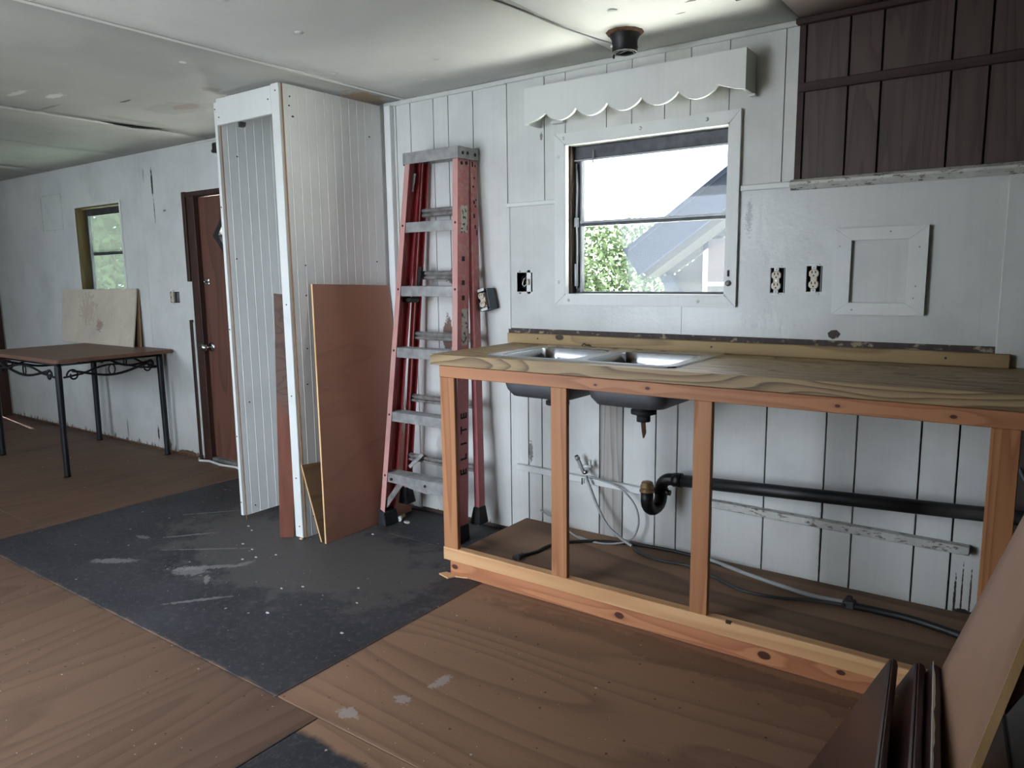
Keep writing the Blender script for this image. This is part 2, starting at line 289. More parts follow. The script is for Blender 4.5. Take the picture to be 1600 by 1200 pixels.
# ------------------------------------------------------------------ mesh helpers
WORLD = {}
class MB:
    def __init__(s): s.bm = bmesh.new()
    def box(s, x0, x1, y0, y1, z0, z1, bev=0):
        b = bmesh.new(); bmesh.ops.create_cube(b, size=1)
        for v in b.verts: v.co = Vector(((x0+x1)/2+v.co.x*(x1-x0), (y0+y1)/2+v.co.y*(y1-y0), (z0+z1)/2+v.co.z*(z1-z0)))
        if bev: bmesh.ops.bevel(b, geom=b.edges[:], offset=bev, segments=1, affect='EDGES')
        s.add(b); return s
    def add(s, b, mtx=None):
        me = bpy.data.meshes.new('t'); b.to_mesh(me); b.free()
        if mtx: me.transform(mtx)
        s.bm.from_mesh(me); bpy.data.meshes.remove(me)
    def hexa(s, p, bev=0):   # 8 corners: bottom loop 4, top loop 4
        b = bmesh.new(); v = [b.verts.new(q) for q in p]
        for f in ((3, 2, 1, 0), (4, 5, 6, 7), (0, 1, 5, 4), (1, 2, 6, 5), (2, 3, 7, 6), (3, 0, 4, 7)): b.faces.new([v[i] for i in f])
        bmesh.ops.recalc_face_normals(b, faces=b.faces[:])
        if bev: bmesh.ops.bevel(b, geom=b.edges[:], offset=bev, segments=1, affect='EDGES')
        s.add(b); return s
    def obox(s, o, a, b_, c, bev=0):   # corner + three edge vectors
        o, a, b_, c = map(Vector, (o, a, b_, c))
        return s.hexa([o, o+a, o+a+b_, o+b_, o+c, o+a+c, o+a+b_+c, o+b_+c], bev)
    def prism(s, pts, vec):   # polygon pts (3D) extruded by vec
        b = bmesh.new(); vec = Vector(vec)
        v0 = [b.verts.new(p) for p in pts]; v1 = [b.verts.new(Vector(p)+vec) for p in pts]
        n = len(pts); b.faces.new(v0[::-1]); b.faces.new(v1)
        for i in range(n): b.faces.new((v0[i], v0[(i+1) % n], v1[(i+1) % n], v1[i]))
        bmesh.ops.recalc_face_normals(b, faces=b.faces[:]); s.add(b); return s
    def loft(s, prof, p0, p1, x=(1, 0, 0), y=(0, 1, 0), k1=1):   # 2D profile carried from p0 to p1
        b = bmesh.new(); x, y, p0, p1 = map(Vector, (x, y, p0, p1))
        v0 = [b.verts.new(p0+x*a+y*c) for a, c in prof]; v1 = [b.verts.new(p1+x*a*k1+y*c*k1) for a, c in prof]
        n = len(prof); b.faces.new(v0[::-1]); b.faces.new(v1)
        for i in range(n): b.faces.new((v0[i], v0[(i+1) % n], v1[(i+1) % n], v1[i]))
        bmesh.ops.recalc_face_normals(b, faces=b.faces[:]); s.add(b); return s
    def tube(s, pts, r, n=8, closed=False, cap=True):
        pts = [Vector(p) for p in pts]; b = bmesh.new(); rings = []
        m = len(pts); prev = None
        for i, p in enumerate(pts):
            if closed: t = pts[(i+1) % m]-pts[i-1]
            else: t = pts[min(i+1, m-1)]-pts[max(i-1, 0)]
            t.normalize()
            if prev is None:
                a = Vector((0, 0, 1)) if abs(t.z) < .9 else Vector((1, 0, 0)); nn = t.cross(a).normalized()
            else:
                nn = (prev-t*prev.dot(t)).normalized()
            prev = nn; bb = t.cross(nn); rr = r[i] if isinstance(r, (list, tuple)) else r
            rings.append([b.verts.new(p+nn*math.cos(q*2*math.pi/n)*rr+bb*math.sin(q*2*math.pi/n)*rr) for q in range(n)])
        for i in range(m if closed else m-1):
            A, B = rings[i], rings[(i+1) % m]
            for q in range(n): b.faces.new((A[q], A[(q+1) % n], B[(q+1) % n], B[q])).smooth = True
        if cap and not closed: b.faces.new(rings[0][::-1]); b.faces.new(rings[-1])
        s.add(b); return s
    def cyl(s, p0, p1, r, n=16, r2=None):
        return s.tube([p0, p1], [r, r if r2 is None else r2], n)
    def lathe(s, prof, o, ax=(0, 0, 1), n=20):   # prof: (radius, height)
        ax = Vector(ax).normalized(); a = Vector((0, 0, 1)) if abs(ax.z) < .9 else Vector((1, 0, 0))
        u = ax.cross(a).normalized(); v = ax.cross(u); o = Vector(o); b = bmesh.new(); rings = []
        for r, h in prof: rings.append([b.verts.new(o+ax*h+u*math.cos(q*2*math.pi/n)*max(r, 1e-5)+v*math.sin(q*2*math.pi/n)*max(r, 1e-5)) for q in range(n)])
        for A, B in zip(rings, rings[1:]):
            for q in range(n): b.faces.new((A[q], A[(q+1) % n], B[(q+1) % n], B[q])).smooth = True
        bmesh.ops.remove_doubles(b, verts=b.verts[:], dist=1e-4)
        bmesh.ops.recalc_face_normals(b, faces=b.faces[:]); s.add(b); return s
    def build(s, name, mat, parent=None, origin=None):
        o0 = Vector(WORLD[parent]) if parent is not None else (Vector(origin) if origin is not None else None)
        if o0 is None:
            xs = [v.co for v in s.bm.verts]
            lo = Vector([min(c[i] for c in xs) for i in range(3)]); hi = Vector([max(c[i] for c in xs) for i in range(3)])
            o0 = Vector(((lo.x+hi.x)/2, (lo.y+hi.y)/2, lo.z))
        if parent is not None and origin is not None: o0 = Vector(origin)
        bmesh.ops.translate(s.bm, verts=s.bm.verts[:], vec=-o0)
        me = bpy.data.meshes.new(name); s.bm.to_mesh(me); s.bm.free()
        me.materials.append(M[mat] if isinstance(mat, str) else mat)
        ob = bpy.data.objects.new(name, me); COL.objects.link(ob)
        if parent is not None:
            ob.parent = parent; ob.location = o0-Vector(WORLD[parent])
        else: ob.location = o0
        WORLD[ob] = o0
        return ob
def tag(o, label, cat=None, group=None):
    o['label'] = label
    if cat: o['category'] = cat
    if group: o['group'] = group
    return o
def thing(name, loc, label, cat, group=None):
    o = bpy.data.objects.new(name, None); COL.objects.link(o); o.location = loc; o.empty_display_size = .05
    WORLD[o] = Vector(loc); return tag(o, label, cat, group)
def struct(o): o['kind'] = 'structure'; return o
def sroot(name, loc=(0, 0, 0)):
    o = bpy.data.objects.new(name, None); COL.objects.link(o); o.location = loc; WORLD[o] = Vector(loc); o['kind'] = 'structure'; return o
def holed(mb, x0, x1, y0, y1, z0, z1, holes):   # box with rectangular holes (x0,x1,z0,z1)
    xs = sorted({x0, x1} | {v for h in holes for v in h[:2] if x0 < v < x1}); zs = sorted({z0, z1} | {v for h in holes for v in h[2:] if z0 < v < z1})
    for i in range(len(xs)-1):
        run = None
        for j in range(len(zs)-1):
            cx, cz = (xs[i]+xs[i+1])/2, (zs[j]+zs[j+1])/2
            inside = any(h[0] < cx < h[1] and h[2] < cz < h[3] for h in holes)
            if not inside:
                if run is None: run = [zs[j], zs[j+1]]
                else: run[1] = zs[j+1]
            if inside or j == len(zs)-2:
                if run: mb.box(xs[i], xs[i+1], y0, y1, *run); run = None
    return mb
def screw(parent, p, r=.004, mat='screw', n=(0, -1, 0)):
    p = Vector(p); n = Vector(n)
    return MB().cyl(p-n*.002, p+n*.0015, r, 8).build('screw', mat, parent)

H = 2.13
WIN1 = (1.06, 1.79, 1.163, 1.811); WIN2 = (-3.47, -2.78, 1.12, 1.812); DOOR = (-1.90, -1.02, 0, 1.81)
# ------------------------------------------------------------------ floor
floor = sroot('floor')
def sheet(x0, x1, y0, y1, mat): return MB().box(x0+.0015, x1-.0015, y0+.0015, y1-.0015, -.018, 0, .0015).build('plywood_sheet', mat, floor)
MB().box(-5.2, 4.4, -3.9, .02, -.06, -.018).build('subfloor', 'void', floor)
sheet(-5.1, -3.72, -2.8, .0, 'floor_y'); sheet(-3.72, -1.283, -1.3, 0, 'floor_y'); sheet(-3.72, -1.283, -3.8, -1.3, 'floor_y'); sheet(-5.1, -3.72, -3.8, -2.8, 'floor_y')
sheet(-1.283, 1.002, -.36, 0, 'floor_x'); sheet(-1.283, 1.002, -1.585, -.36, 'floor_x'); sheet(-1.283, 1.195, -3.8, -1.585, 'floor_y')
sheet(1.002, 3.44, -1.585, 0, 'floor_x'); sheet(1.195, 3.44, -3.8, -1.585, 'floor_x'); sheet(3.44, 4.3, -3.8, 0, 'floor_x')

# ------------------------------------------------------------------ ceiling
ceil = sroot('ceiling')
def cpanel(x0, x1, mat='ceil', y0=-3.8, sag=0):
    b = bmesh.new(); nx, ny = 8, 16; g = {}
    for i in range(nx+1):
        for j in range(ny+1):
            fx, fy = i/nx, j/ny; y = y0+(0-y0)*fy
            dz = -sag*math.sin(math.pi*fx)*math.sin(math.pi*min(1, max(0, fy)))
            g[i, j] = b.verts.new((x0+.001+(x1-x0-.002)*fx, y, H+dz))
    for i in range(nx):
        for j in range(ny): b.faces.new((g[i, j], g[i, j+1], g[i+1, j+1], g[i+1, j])).smooth = True
    r = bmesh.ops.extrude_face_region(b, geom=b.faces[:]); bmesh.ops.translate(b, verts=[v for v in r['geom'] if isinstance(v, bmesh.types.BMVert)], vec=(0, 0, .012))
    bmesh.ops.recalc_face_normals(b, faces=b.faces[:])
    m = MB(); m.add(b); return m.build('ceiling_panel', mat, ceil)
for a, b_ in ((-5.1, -3.8), (-3.8, -2.6), (-2.6, -1.585), (-1.57, .118)): cpanel(a, b_, 'ceildim', sag=.012)
cpanel(.118, 1.33, sag=.004); cpanel(1.33, 2.03, sag=.0); cpanel(2.03, 4.3, 'ceilbeige')
MB().box(-5.2, 4.4, -3.9, .5, H+.02, H+.1).build('roof_deck', 'void', ceil)  # unseen roof, its eave extended outward to keep sun out of the window
MB().box(.105, .128, -3.8, 0, H-.004, H+.001, .001).build('seam_batten', 'ceil', ceil)
MB().box(-1.6, -1.55, -3.8, -.62, H-.002, H+.003).build('seam_batten', 'ceil', ceil)
# torn ceiling skin at the sagging seam
m = MB(); m.prism([(-1.60, -.64, H-.001), (-1.545, -.60, H-.014), (-1.50, -.36, H-.010), (-1.575, -.34, H-.001)], (0, 0, .004)); m.build('torn_flap', 'ceil', ceil)
m = MB(); m.prism([(-1.555, -.70, H-.0015), (-1.535, -.52, H-.0155), (-1.49, -.33, H-.0115), (-1.52, -.52, H-.0135)], (0, 0, .002)); m.build('torn_gap', 'void', ceil)
# dark scrap trim beside the beige ceiling
MB().box(1.93, 2.03, -.42, -.385, H-.022, H-.001, .003).build('scrap_trim', 'brownstrip', ceil)
MB().box(2.02, 2.72, -.03, 0, H-.02, H, .003).build('scrap_trim', 'brownstrip', ceil)
for x, y in ((.22, -.55), (-.12, -1.05), (.55, -1.0), (.72, -.45), (.62, -1.35), (1.55, -.5), (-.7, -.95), (.46, -.23)):
    MB().lathe([(0, -.0035), (.014, -.003), (.017, 0)], (x, y, H-.002)).build('nail_button', 'ceil', ceil)

# ------------------------------------------------------------------ back wall
wb = sroot('wall_back')
holes = [WIN1, WIN2, DOOR, (.792, .878, 1.176, 1.264), (1.956, 2.012, 1.176, 1.268), (2.086, 2.142, 1.18, 1.273), (-2.195, -2.075, 1.09, 1.165)]
holed(MB(), -5.1, 4.3, .022, .12, -.05, H+.02, holes).build('wall_cavity', 'insul', wb)
MB().box(.78, .89, .1, .115, 1.15, 1.3).build('box_back', 'void', wb); MB().box(1.94, 2.2, .1, .115, 1.15, 1.3).build('box_back', 'void', wb); MB().box(-2.22, -2.05, .1, .115, 1.05, 1.2).build('box_back', 'void', wb)
def plank(x0, x1, z0, z1, mat, y0=0.0, g=.0018, name='plank'):
    hs = [h for h in holes if h[0] < x1 and h[1] > x0 and h[2] < z1 and h[3] > z0]
    m = MB()
    if hs: holed(m, x0+g, x1-g, y0, .022, z0, z1, hs)
    else: m.box(x0+g, x1-g, y0, .022, z0, z1, .0012)
    return m.build(name, mat, wb, origin=(0, 0, 0))
# smooth painted sheets left of the closet
for x0, x1 in ((-5.08, -3.69), (-3.69, -2.47), (-2.47, -1.26), (-1.26, -.03)): plank(x0, x1, 0.004, H, 'leftwall', g=.0008, name='wall_panel')
full = [-.03, .045, .144, .297, .392, .545, .742]
for a, b in zip(full, full[1:]): plank(a, b, random.uniform(.012, .03), H, 'plank' if b < .74 else 'plank')
up = [.742, .946, 1.055, 1.256, 1.373, 1.517, 1.625, 1.778, 1.982, 2.03]
for a, b in zip(up, up[1:]): plank(a, b, 1.575, H, 'planktop')
lo = [.742, .847, .924, 1.232, 1.347, 1.502, 1.599, 1.752, 1.963, 2.181, 2.286, 2.491, 2.604, 2.76]
for a, b in zip(lo, lo[1:]): plank(a, b, .02, 1.0, 'bareplank' if abs(a-1.232) < .01 else 'plank', g=.0028)
plank(.742, 1.607, 1.0, 1.573, 'panel', y0=-.003, g=.0008, name='wall_panel'); plank(1.607, 2.684, 1.0, 1.573, 'panel', y0=-.003, g=.0008, name='wall_panel')
bs_ = [2.03, 2.195, 2.299, 2.504, 2.609, 2.76]
for a, b in zip(bs_, bs_[1:]): plank(a, b, 1.575, H, 'brownplank', y0=.004, g=.003)
plank(2.76, 4.25, 0, H, 'brownplank', name='wall_panel')
# cleat on brown panelling, ragged strip along the glue line
MB().box(2.034, 2.76, -.012, .004, 1.884, 1.915, .002).build('brown_cleat', 'brownstrip', wb)
MB().box(2.028, 2.05, -.004, .005, 1.575, H, .001).build('dark_edge_strip', 'brownstrip', wb)
MB().box(.742, 2.73, -.006, .0, .975, 1.006).build('peeled_paint_strip', 'peel', wb)
MB().prism([(2.17, -.0045, 1.032), (2.182, -.0045, 1.042), (2.2, -.0045, 1.044), (2.214, -.0045, 1.03), (2.205, -.0045, 1.016), (2.188, -.0045, 1.01), (2.174, -.0045, 1.018)], (0, .003, 0)).build('wall_hole', 'peel', wb)
# patch outlined on the far wall
for a in ((-4.06, -4.055, 1.66, 1.94), (-3.70, -3.694, 1.66, 1.95), (-4.06, -3.70, 1.66, 1.665), (-4.06, -3.70, 1.94, 1.944)):
    MB().box(a[0], a[1], -.0015, .002, a[2], a[3]).build('patch_seam', 'trimworn', wb)
# trims
def trim(n, x0, x1, y0, y1, z0, z1, mat='trimwhite', bev=.003): return struct(MB().box(x0, x1, y0, y1, z0, z1, bev).build(f'trim_{n}', mat))
trim(1, .742, 1.01, -.012, 0, 1.562, 1.582); trim(2, 1.835, 2.03, -.012, 0, 1.556, 1.578)
o = MB().prism([(2.02, 0, 1.545), (2.02, -.012, 1.545), (2.02, -.03, 1.563), (2.02, -.03, 1.572), (2.02, -.012, 1.583), (2.02, 0, 1.583)], (.72, 0, 0)).build('trim_3', 'trimworn'); struct(o)
trim(4, .742, .757, -.008, 0, 1.0, 1.575); trim(5, 2.684, 2.78, -.012, 0, .94, 1.57, 'panel')
trim(6, .742, 2.03, -.014, 0, H-.02, H, 'planktop'); trim(7, -.03, .742, -.012, 0, H-.022, H, 'planktop'); trim(8, -1.9, -.03, -.01, 0, H-.015, H, 'planktop')
trim(9, -.012, .03, -.03, 0, 0.01, H-.02, 'closet'); trim(10, -5.08, -1.94, -.012, 0, -.0, .012, 'rust')

# ------------------------------------------------------------------ other walls (mostly behind the camera)
wl = sroot('wall_left'); WL = 'leftwall'
MB().box(-5.2, -5.08, -3.8, -.95, 0, H).build('wall_panel', WL, wl); MB().box(-5.2, -5.08, -.95, 0.1, 1.86, H).build('wall_panel', WL, wl); MB().box(-5.2, -5.08, -.015, .1, 0, 1.86).build('wall_panel', WL, wl)
wr = struct(MB().box(4.25, 4.4, -3.8, .1, -.05, H+.02).build('wall_right', 'brownplank'))
wf = struct(holed(MB(), -5.2, 4.4, FW-.1, FW, -.05, H+.02, [(-.38, .88, .03, 1.98), (-3.5, -2.3, .92, 1.92)]).build('wall_front', 'leftwall'))
for kn, (a, b_, c, d) in (('door_3', (-.38, .88, .03, 1.98)), ('window_3', (-3.5, -2.3, .92, 1.92))):
    rt = sroot(kn, ((a+b_)/2, FW, c))
    for q in ((a-.06, b_+.06, d, d+.06), (a-.06, a, c, d), (b_, b_+.06, c, d), (a, b_, (c+d)/2-.02, (c+d)/2+.02)) + (() if c < .1 else ((a-.06, b_+.06, c-.06, c),)):
        MB().box(q[0], q[1], FW, FW+.015, q[2], q[3], .002).build('frame', 'trimwhite', rt)
    MB().box(a, b_, FW-.045, FW-.04, c, d).build('pane', 'glass', rt)
d2 = sroot('door_2', (-5.09, -.5, 0))
MB().box(-5.13, -5.10, -.94, -.10, .01, 1.85, .003).build('door_leaf', 'darkjamb', d2)
MB().box(-5.10, -5.06, -.10, -.016, 0, 1.9, .003).build('door_frame', 'darkjamb', d2); MB().box(-5.10, -5.06, -.99, -.94, 0, 1.9, .003).build('door_frame', 'darkjamb', d2); MB().box(-5.10, -5.06, -.94, -.15, 1.85, 1.9, .003).build('door_frame', 'darkjamb', d2)

# ------------------------------------------------------------------ window_1 (over the sink)
w1 = sroot('window_1', (1.42, 0, 1.12))
x0, x1, z0, z1 = WIN1; X0, X1, Z0, Z1 = 1.01, 1.832, 1.12, 1.856
def mitre(parent, X0, X1, Z0, Z1, x0, x1, z0, z1, ya, yb, mat, name):
    for p in (((X0, Z1), (X1, Z1), (x1, z1), (x0, z1)), ((X0, Z0), (X1, Z0), (x1, z0), (x0, z0)), ((X0, Z0), (X0, Z1), (x0, z1), (x0, z0)), ((X1, Z0), (X1, Z1), (x1, z1), (x1, z0))):
        cx = sum(a for a, b in p)/4; cz = sum(b for a, b in p)/4
        q = [(cx+(a-cx)*.998, ya, cz+(b-cz)*.998) for a, b in p]
        MB().prism(q, (0, yb-ya, 0)).build(name, mat, parent)
mitre(w1, X0, X1, Z0, Z1, x0, x1, z0, z1, -.018, 0, 'trimwhite', 'casing_board')
MB().box(x0-.002, x0+.006, -.017, .1, z0, z1).build('window_jamb', 'trimwhite', w1); MB().box(x0+.006, x0+.014, .012, .075, z0, z1).build('wood_stop', 'insul', w1)
MB().box(x1-.006, x1+.002, -.017, .1, z0, z1).build('window_jamb', 'trimwhite', w1)
MB().box(x0, x1, -.017, .1, z1-.006, z1+.002).build('window_jamb', 'trimwhite', w1); MB().box(x0, x1, -.017, .1, z0-.002, z0+.005).build('window_sill', 'trimwhite', w1)
MB().box(x0+.006, x1-.006, .045, .075, z1-.062, z1-.008, .003).build('head_rail', 'winmetal', w1)
MB().box(x0+.006, x1-.006, .04, .05, z1-.07, z1-.062, .001).build('head_rail', 'winmetallight', w1)
MB().box(x0+.02, x0+.044, .05, .08, z0+.004, z1-.06, .002).build('sash_stile', 'winmetal', w1); MB().box(x0+.044, x0+.052, .045, .07, z0+.01, z1-.07, .001).build('sash_stile', 'winmetallight', w1)
MB().box(x1-.018, x1-.006, .05, .08, z0+.004, z1-.06, .002).build('sash_stile', 'winmetallight', w1)
MB().box(x0+.02, x1-.006, .045, .08, z0+.004, z0+.014, .002).build('sash_bottom', 'winmetal', w1)
MB().box(x0+.044, x1-.012, .045, .08, 1.462, 1.474, .002).build('meeting_rail', 'winmetal', w1); MB().box(x0+.044, x1-.012, .04, .06, 1.474, 1.484, .002).build('meeting_rail', 'winmetallight', w1)
MB().box(x0+.044, x1-.012, .063, .066, z0+.012, 1.465).build('pane', 'glass', w1); MB().box(x0+.044, x1-.012, .063, .066, 1.48, z1-.065).build('pane', 'glass', w1)
m = MB(); m.tube([(x0+.028, .04, z1-.08), (x0+.036, .03, 1.62), (x0+.03, .035, 1.50), (x0+.036, .03, 1.40), (x0+.03, .04, 1.19)], .004, 6); m.box(x0+.022, x0+.036, .03, .045, 1.2, 1.30, .002); m.box(x0+.02, x0+.04, .03, .045, 1.46, 1.50, .002)
m.build('operator_arm', 'winmetallight', w1)
MB().tube([(x0+.115, .035, z1-.03), (x0+.115, .03, z1-.075), (x0+.118, .03, z1-.085)], .003, 6).build('latch_pin', 'winmetallight', w1)
MB().lathe([(0, -.012), (.009, -.01), (.011, -.002), (.012, 0)], (x1+.012, -.018, 1.212), (0, 1, 0)).build('latch_knob', 'alu', w1)
MB().box(x1+.008, x1+.014, -.024, -.018, 1.238, 1.262, .001).build('latch_hook', 'screw', w1)
for p in ((1.055, 1.835), (1.70, 1.833), (1.03, 1.76), (1.03, 1.22), (1.08, 1.14), (1.68, 1.142), (1.42, 1.834)):
    MB().lathe([(0, -.005), (.006, -.004), (.008, 0)], (p[0], -.018, p[1]), (0, 1, 0), 10).build('nail_button', 'trimwhite', w1)

# ------------------------------------------------------------------ window_2 (far left)
w2 = sroot('window_2', (-3.12, 0, 1.1)); x0, x1, z0, z1 = WIN2
MB().box(x0, x0+.012, -.004, .12, z0, z1).build('window_jamb', 'rawgold', w2); MB().box(x1-.008, x1, -.004, .12, z0, z1).build('window_jamb', 'trimwhite', w2)
MB().box(x0, x1, -.004, .12, z1-.012, z1).build('window_jamb', 'rawgold', w2); MB().box(x0, x1, -.004, .12, z0, z0+.012).build('window_sill', 'rawgold', w2)
for q in ((x0-.02, x0, z0, z1+.02), (x1, x1+.02, z0, z1+.02), (x0, x1, z1, z1+.02)): MB().box(q[0], q[1], -.008, 0, q[2], q[3], .002).build('casing_board', 'trimwhite', w2)
for q in ((x0+.012, x0+.05, z0+.01, z1-.012), (x0+.05, x1-.008, z1-.06, z1-.012), (x0+.05, x1-.008, z0+.012, z0+.05), (x1-.03, x1-.008, z0+.05, z1-.06), (x0+.05, x1-.03, 1.445, 1.468)):
    MB().box(q[0], q[1], .07, .1, q[2], q[3], .002).build('sash_frame', 'winmetal', w2)
MB().box(x0+.075, x0+.088, .05, .07, z0+.05, z1-.06, .002).build('operator_arm', 'winmetallight', w2)
MB().box(x0+.05, x1-.02, .083, .087, z0+.04, 1.45).build('pane', 'hazyglass', w2); MB().box(x0+.05, x1-.02, .083, .087, 1.465, z1-.05).build('pane', 'hazyglass', w2)

# ------------------------------------------------------------------ door_1 (brown, diamond light)
d1 = sroot('door_1', (-1.8, 0, 0))
MB().box(-1.94, -1.905, -.016, .0, 1.235, 1.825, .002).build('door_casing', 'darkjamb', d1); MB().box(-1.955, -1.925, -.014, .0, .005, .975, .002).build('door_casing', 'darkjamb', d1)
MB().box(-1.924, -1.914, -.006, .0, .03, .96).build('white_filler_strip', 'trimwhite', d1)
MB().box(-1.905, -1.82, -.004, .1, .0, 1.80, .002).build('door_jamb', 'darkjamb', d1); MB().box(-1.94, -1.0, -.01, .1, 1.79, 1.822, .002).build('door_jamb', 'darkjamb', d1); MB().box(-1.05, -1.0, -.004, .1, 0, 1.8, .002).build('door_jamb', 'darkjamb', d1)
MB().box(-1.82, -1.05, .0, .1, 0, .025, .003).build('threshold', 'aludirty', d1)
cx, cz, hw, hh = -1.40, 1.53, .235, .25
m = MB()   # leaf with a diamond hole
L, R, B, T = -1.818, -1.052, .03, 1.785
dia = [(cx-hw, cz), (cx, cz+hh), (cx+hw, cz), (cx, cz-hh)]
for poly in ([(L, B), (cx, B), dia[3], dia[0], (L, cz)], [(L, cz), dia[0], dia[1], (cx, T), (L, T)], [(cx, B), (R, B), (R, cz), dia[2], dia[3]], [(R, cz), (R, T), (cx, T), dia[1], dia[2]]):
    m.prism([(a, .03, b) for a, b in poly], (0, .022, 0))
bmesh.ops.remove_doubles(m.bm, verts=m.bm.verts[:], dist=1e-5)
m.build('door_leaf', 'browndoor', d1)
for i in range(4):
    a, b = dia[i], dia[(i+1) % 4]
    A = [(cx+(p[0]-cx)*1.10, p[1] if False else cz+(p[1]-cz)*1.10) for p in (a, b)]; Bq = [(cx+(p[0]-cx)*.86, cz+(p[1]-cz)*.86) for p in (a, b)]
    MB().prism([(A[0][0], .018, A[0][1]), (A[1][0], .018, A[1][1]), (Bq[1][0], .018, Bq[1][1]), (Bq[0][0], .018, Bq[0][1])], (0, .04, 0)).build('diamond_frame', 'black', d1)
MB().prism([(cx+(a-cx)*.9, .048, cz+(b-cz)*.9) for a, b in dia], (0, .004, 0)).build('pane', 'glass', d1)
k = MB().lathe([(0, -.012), (.028, -.01), (.032, -.004), (.032, 0)], (-1.77, .03, .795), (0, 1, 0)).build('door_knob', 'chrome', d1)
MB().lathe([(.01, 0), (.01, -.03), (.022, -.04), (.027, -.055), (.02, -.068), (0, -.07)], (-1.77, .02, .795), (0, 1, 0)).build('knob_ball', 'chrome', k)
MB().box(-1.80, -1.74, .018, .03, 1.235, 1.25, .002).box(-1.80, -1.74, .018, .03, 1.215, 1.228, .002).cyl((-1.815, .02, 1.232), (-1.765, .01, 1.232), .006, 8).build('barrel_bolt', 'chrome', d1)
MB().cyl((-1.86, -.006, .795), (-1.86, 0, .795), .03).build('strike_plate', 'chrome', d1)
MB().tube([(-1.93, -.03, .01), (-1.88, -.06, .008), (-1.8, -.035, .01), (-1.65, -.05, .008), (-1.5, -.03, .008), (-1.4, -.05, .008)], .008, 6).build('torn_weather_strip', 'trimwhite', d1)

# ------------------------------------------------------------------ exterior
g = MB().box(-30, 30, .5, 60, -.75, -.7).build('bounce_ground', 'paleground'); struct(g)  # open ground outside, paled for the light it throws up indoors
sh = thing('garden_shed', (2.3, 3.4, -.7), 'pale gabled outbuilding seen through the window over the sink', 'building')
SY = 2.6
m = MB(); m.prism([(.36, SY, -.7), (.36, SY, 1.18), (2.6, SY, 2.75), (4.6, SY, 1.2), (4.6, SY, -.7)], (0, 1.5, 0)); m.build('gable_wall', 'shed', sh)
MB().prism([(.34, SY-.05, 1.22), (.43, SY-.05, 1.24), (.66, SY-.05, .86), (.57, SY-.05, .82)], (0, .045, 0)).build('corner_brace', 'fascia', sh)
def bar(a, b, wdt, y0, y1, name, mat, off=0):
    a, b = Vector((a[0], 0, a[1])), Vector((b[0], 0, b[1])); d = (b-a).normalized(); nrm = Vector((-d.z, 0, d.x))
    if nrm.z < 0: nrm = -nrm
    a = a+nrm*off; b = b+nrm*off
    MB().prism([(p.x, y0, p.z) for p in (a, b, b+nrm*wdt, a+nrm*wdt)], (0, y1-y0, 0)).build(name, mat, sh)
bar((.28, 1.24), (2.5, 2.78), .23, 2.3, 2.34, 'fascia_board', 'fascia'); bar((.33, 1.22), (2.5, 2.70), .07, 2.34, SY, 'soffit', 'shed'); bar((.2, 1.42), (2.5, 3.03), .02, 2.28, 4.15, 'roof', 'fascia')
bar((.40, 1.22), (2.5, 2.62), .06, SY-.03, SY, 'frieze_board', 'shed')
MB().box(1.0-.37, 1.0-.33, SY-.02, SY, -.7, 1.2).build('window_trim', 'shed', sh); 
wp = MB().box(.68, 1.3, SY-.03, SY-.005, .55, 1.52).build('window', 'trimwhite', sh)
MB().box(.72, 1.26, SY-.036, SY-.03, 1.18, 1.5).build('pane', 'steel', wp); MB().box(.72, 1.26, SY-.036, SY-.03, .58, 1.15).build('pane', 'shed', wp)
# carport far behind
cp = thing('carport', (-6, 14, -.7), 'bright white carport far beyond the sink window', 'carport')
MB().box(-14, 4, 13.5, 15.5, 2.5, 2.62).build('roof', 'trimwhite', cp)
for x in (-10, -4, 2): MB().box(x, x+.15, 14, 14.15, -.7, 2.5).build('post', 'trimwhite', cp)
def leafbush(c, r, n, seed, name, label, cat, grp=None, leaf=.09, trunk=True):
    rd = random.Random(seed); base = (c[0], c[1], -.7); t = thing(name, base, label, cat, grp)
    b = bmesh.new()
    for i in range(n):
        while True:
            p = Vector((rd.uniform(-1, 1), rd.uniform(-1, 1), rd.uniform(-1, 1)))
            if .35 < p.length < 1: break
        p = Vector((c[0]+p.x*r[0], c[1]+p.y*r[1], c[2]+p.z*r[2]))
        u = Vector((rd.gauss(0, 1), rd.gauss(0, 1), rd.gauss(0, 1))).normalized(); v = u.cross(Vector((rd.gauss(0, 1), rd.gauss(0, 1), rd.gauss(0, 1)))).normalized()
        s = leaf*rd.uniform(.6, 1.3)
        b.faces.new([b.verts.new(q) for q in (p-u*s, p+v*s*.45, p+u*s, p-v*s*.45)])
    m = MB(); m.add(b); f = m.build('foliage', 'leaf', t); f['kind'] = 'stuff'
    if trunk: MB().tube([(c[0], c[1], -.7), (c[0]+.1, c[1], c[2]-r[2]*.2), (c[0]+.2, c[1], c[2]+r[2]*.3)], [.12, .09, .03], 8).build('trunk', 'bark', t)
leafbush((-1.25, 5.2, .75), (1.75, .9, 1.15), 15000, 3, 'leafy_shrub', 'bright leafy shrub low in the window over the sink', 'shrub', leaf=.05)
leafbush((-13.6, 5.2, 1.9), (3.0, 1.2, 3.0), 7000, 4, 'leafy_tree', 'green tree filling the small far window', 'tree', leaf=.14)
leafbush((-8.2, 4.6, 1.8), (1.5, 1, 2.0), 2600, 5, 'slender_tree', 'pale green tree glimpsed through the diamond pane of the brown door', 'tree', leaf=.13)

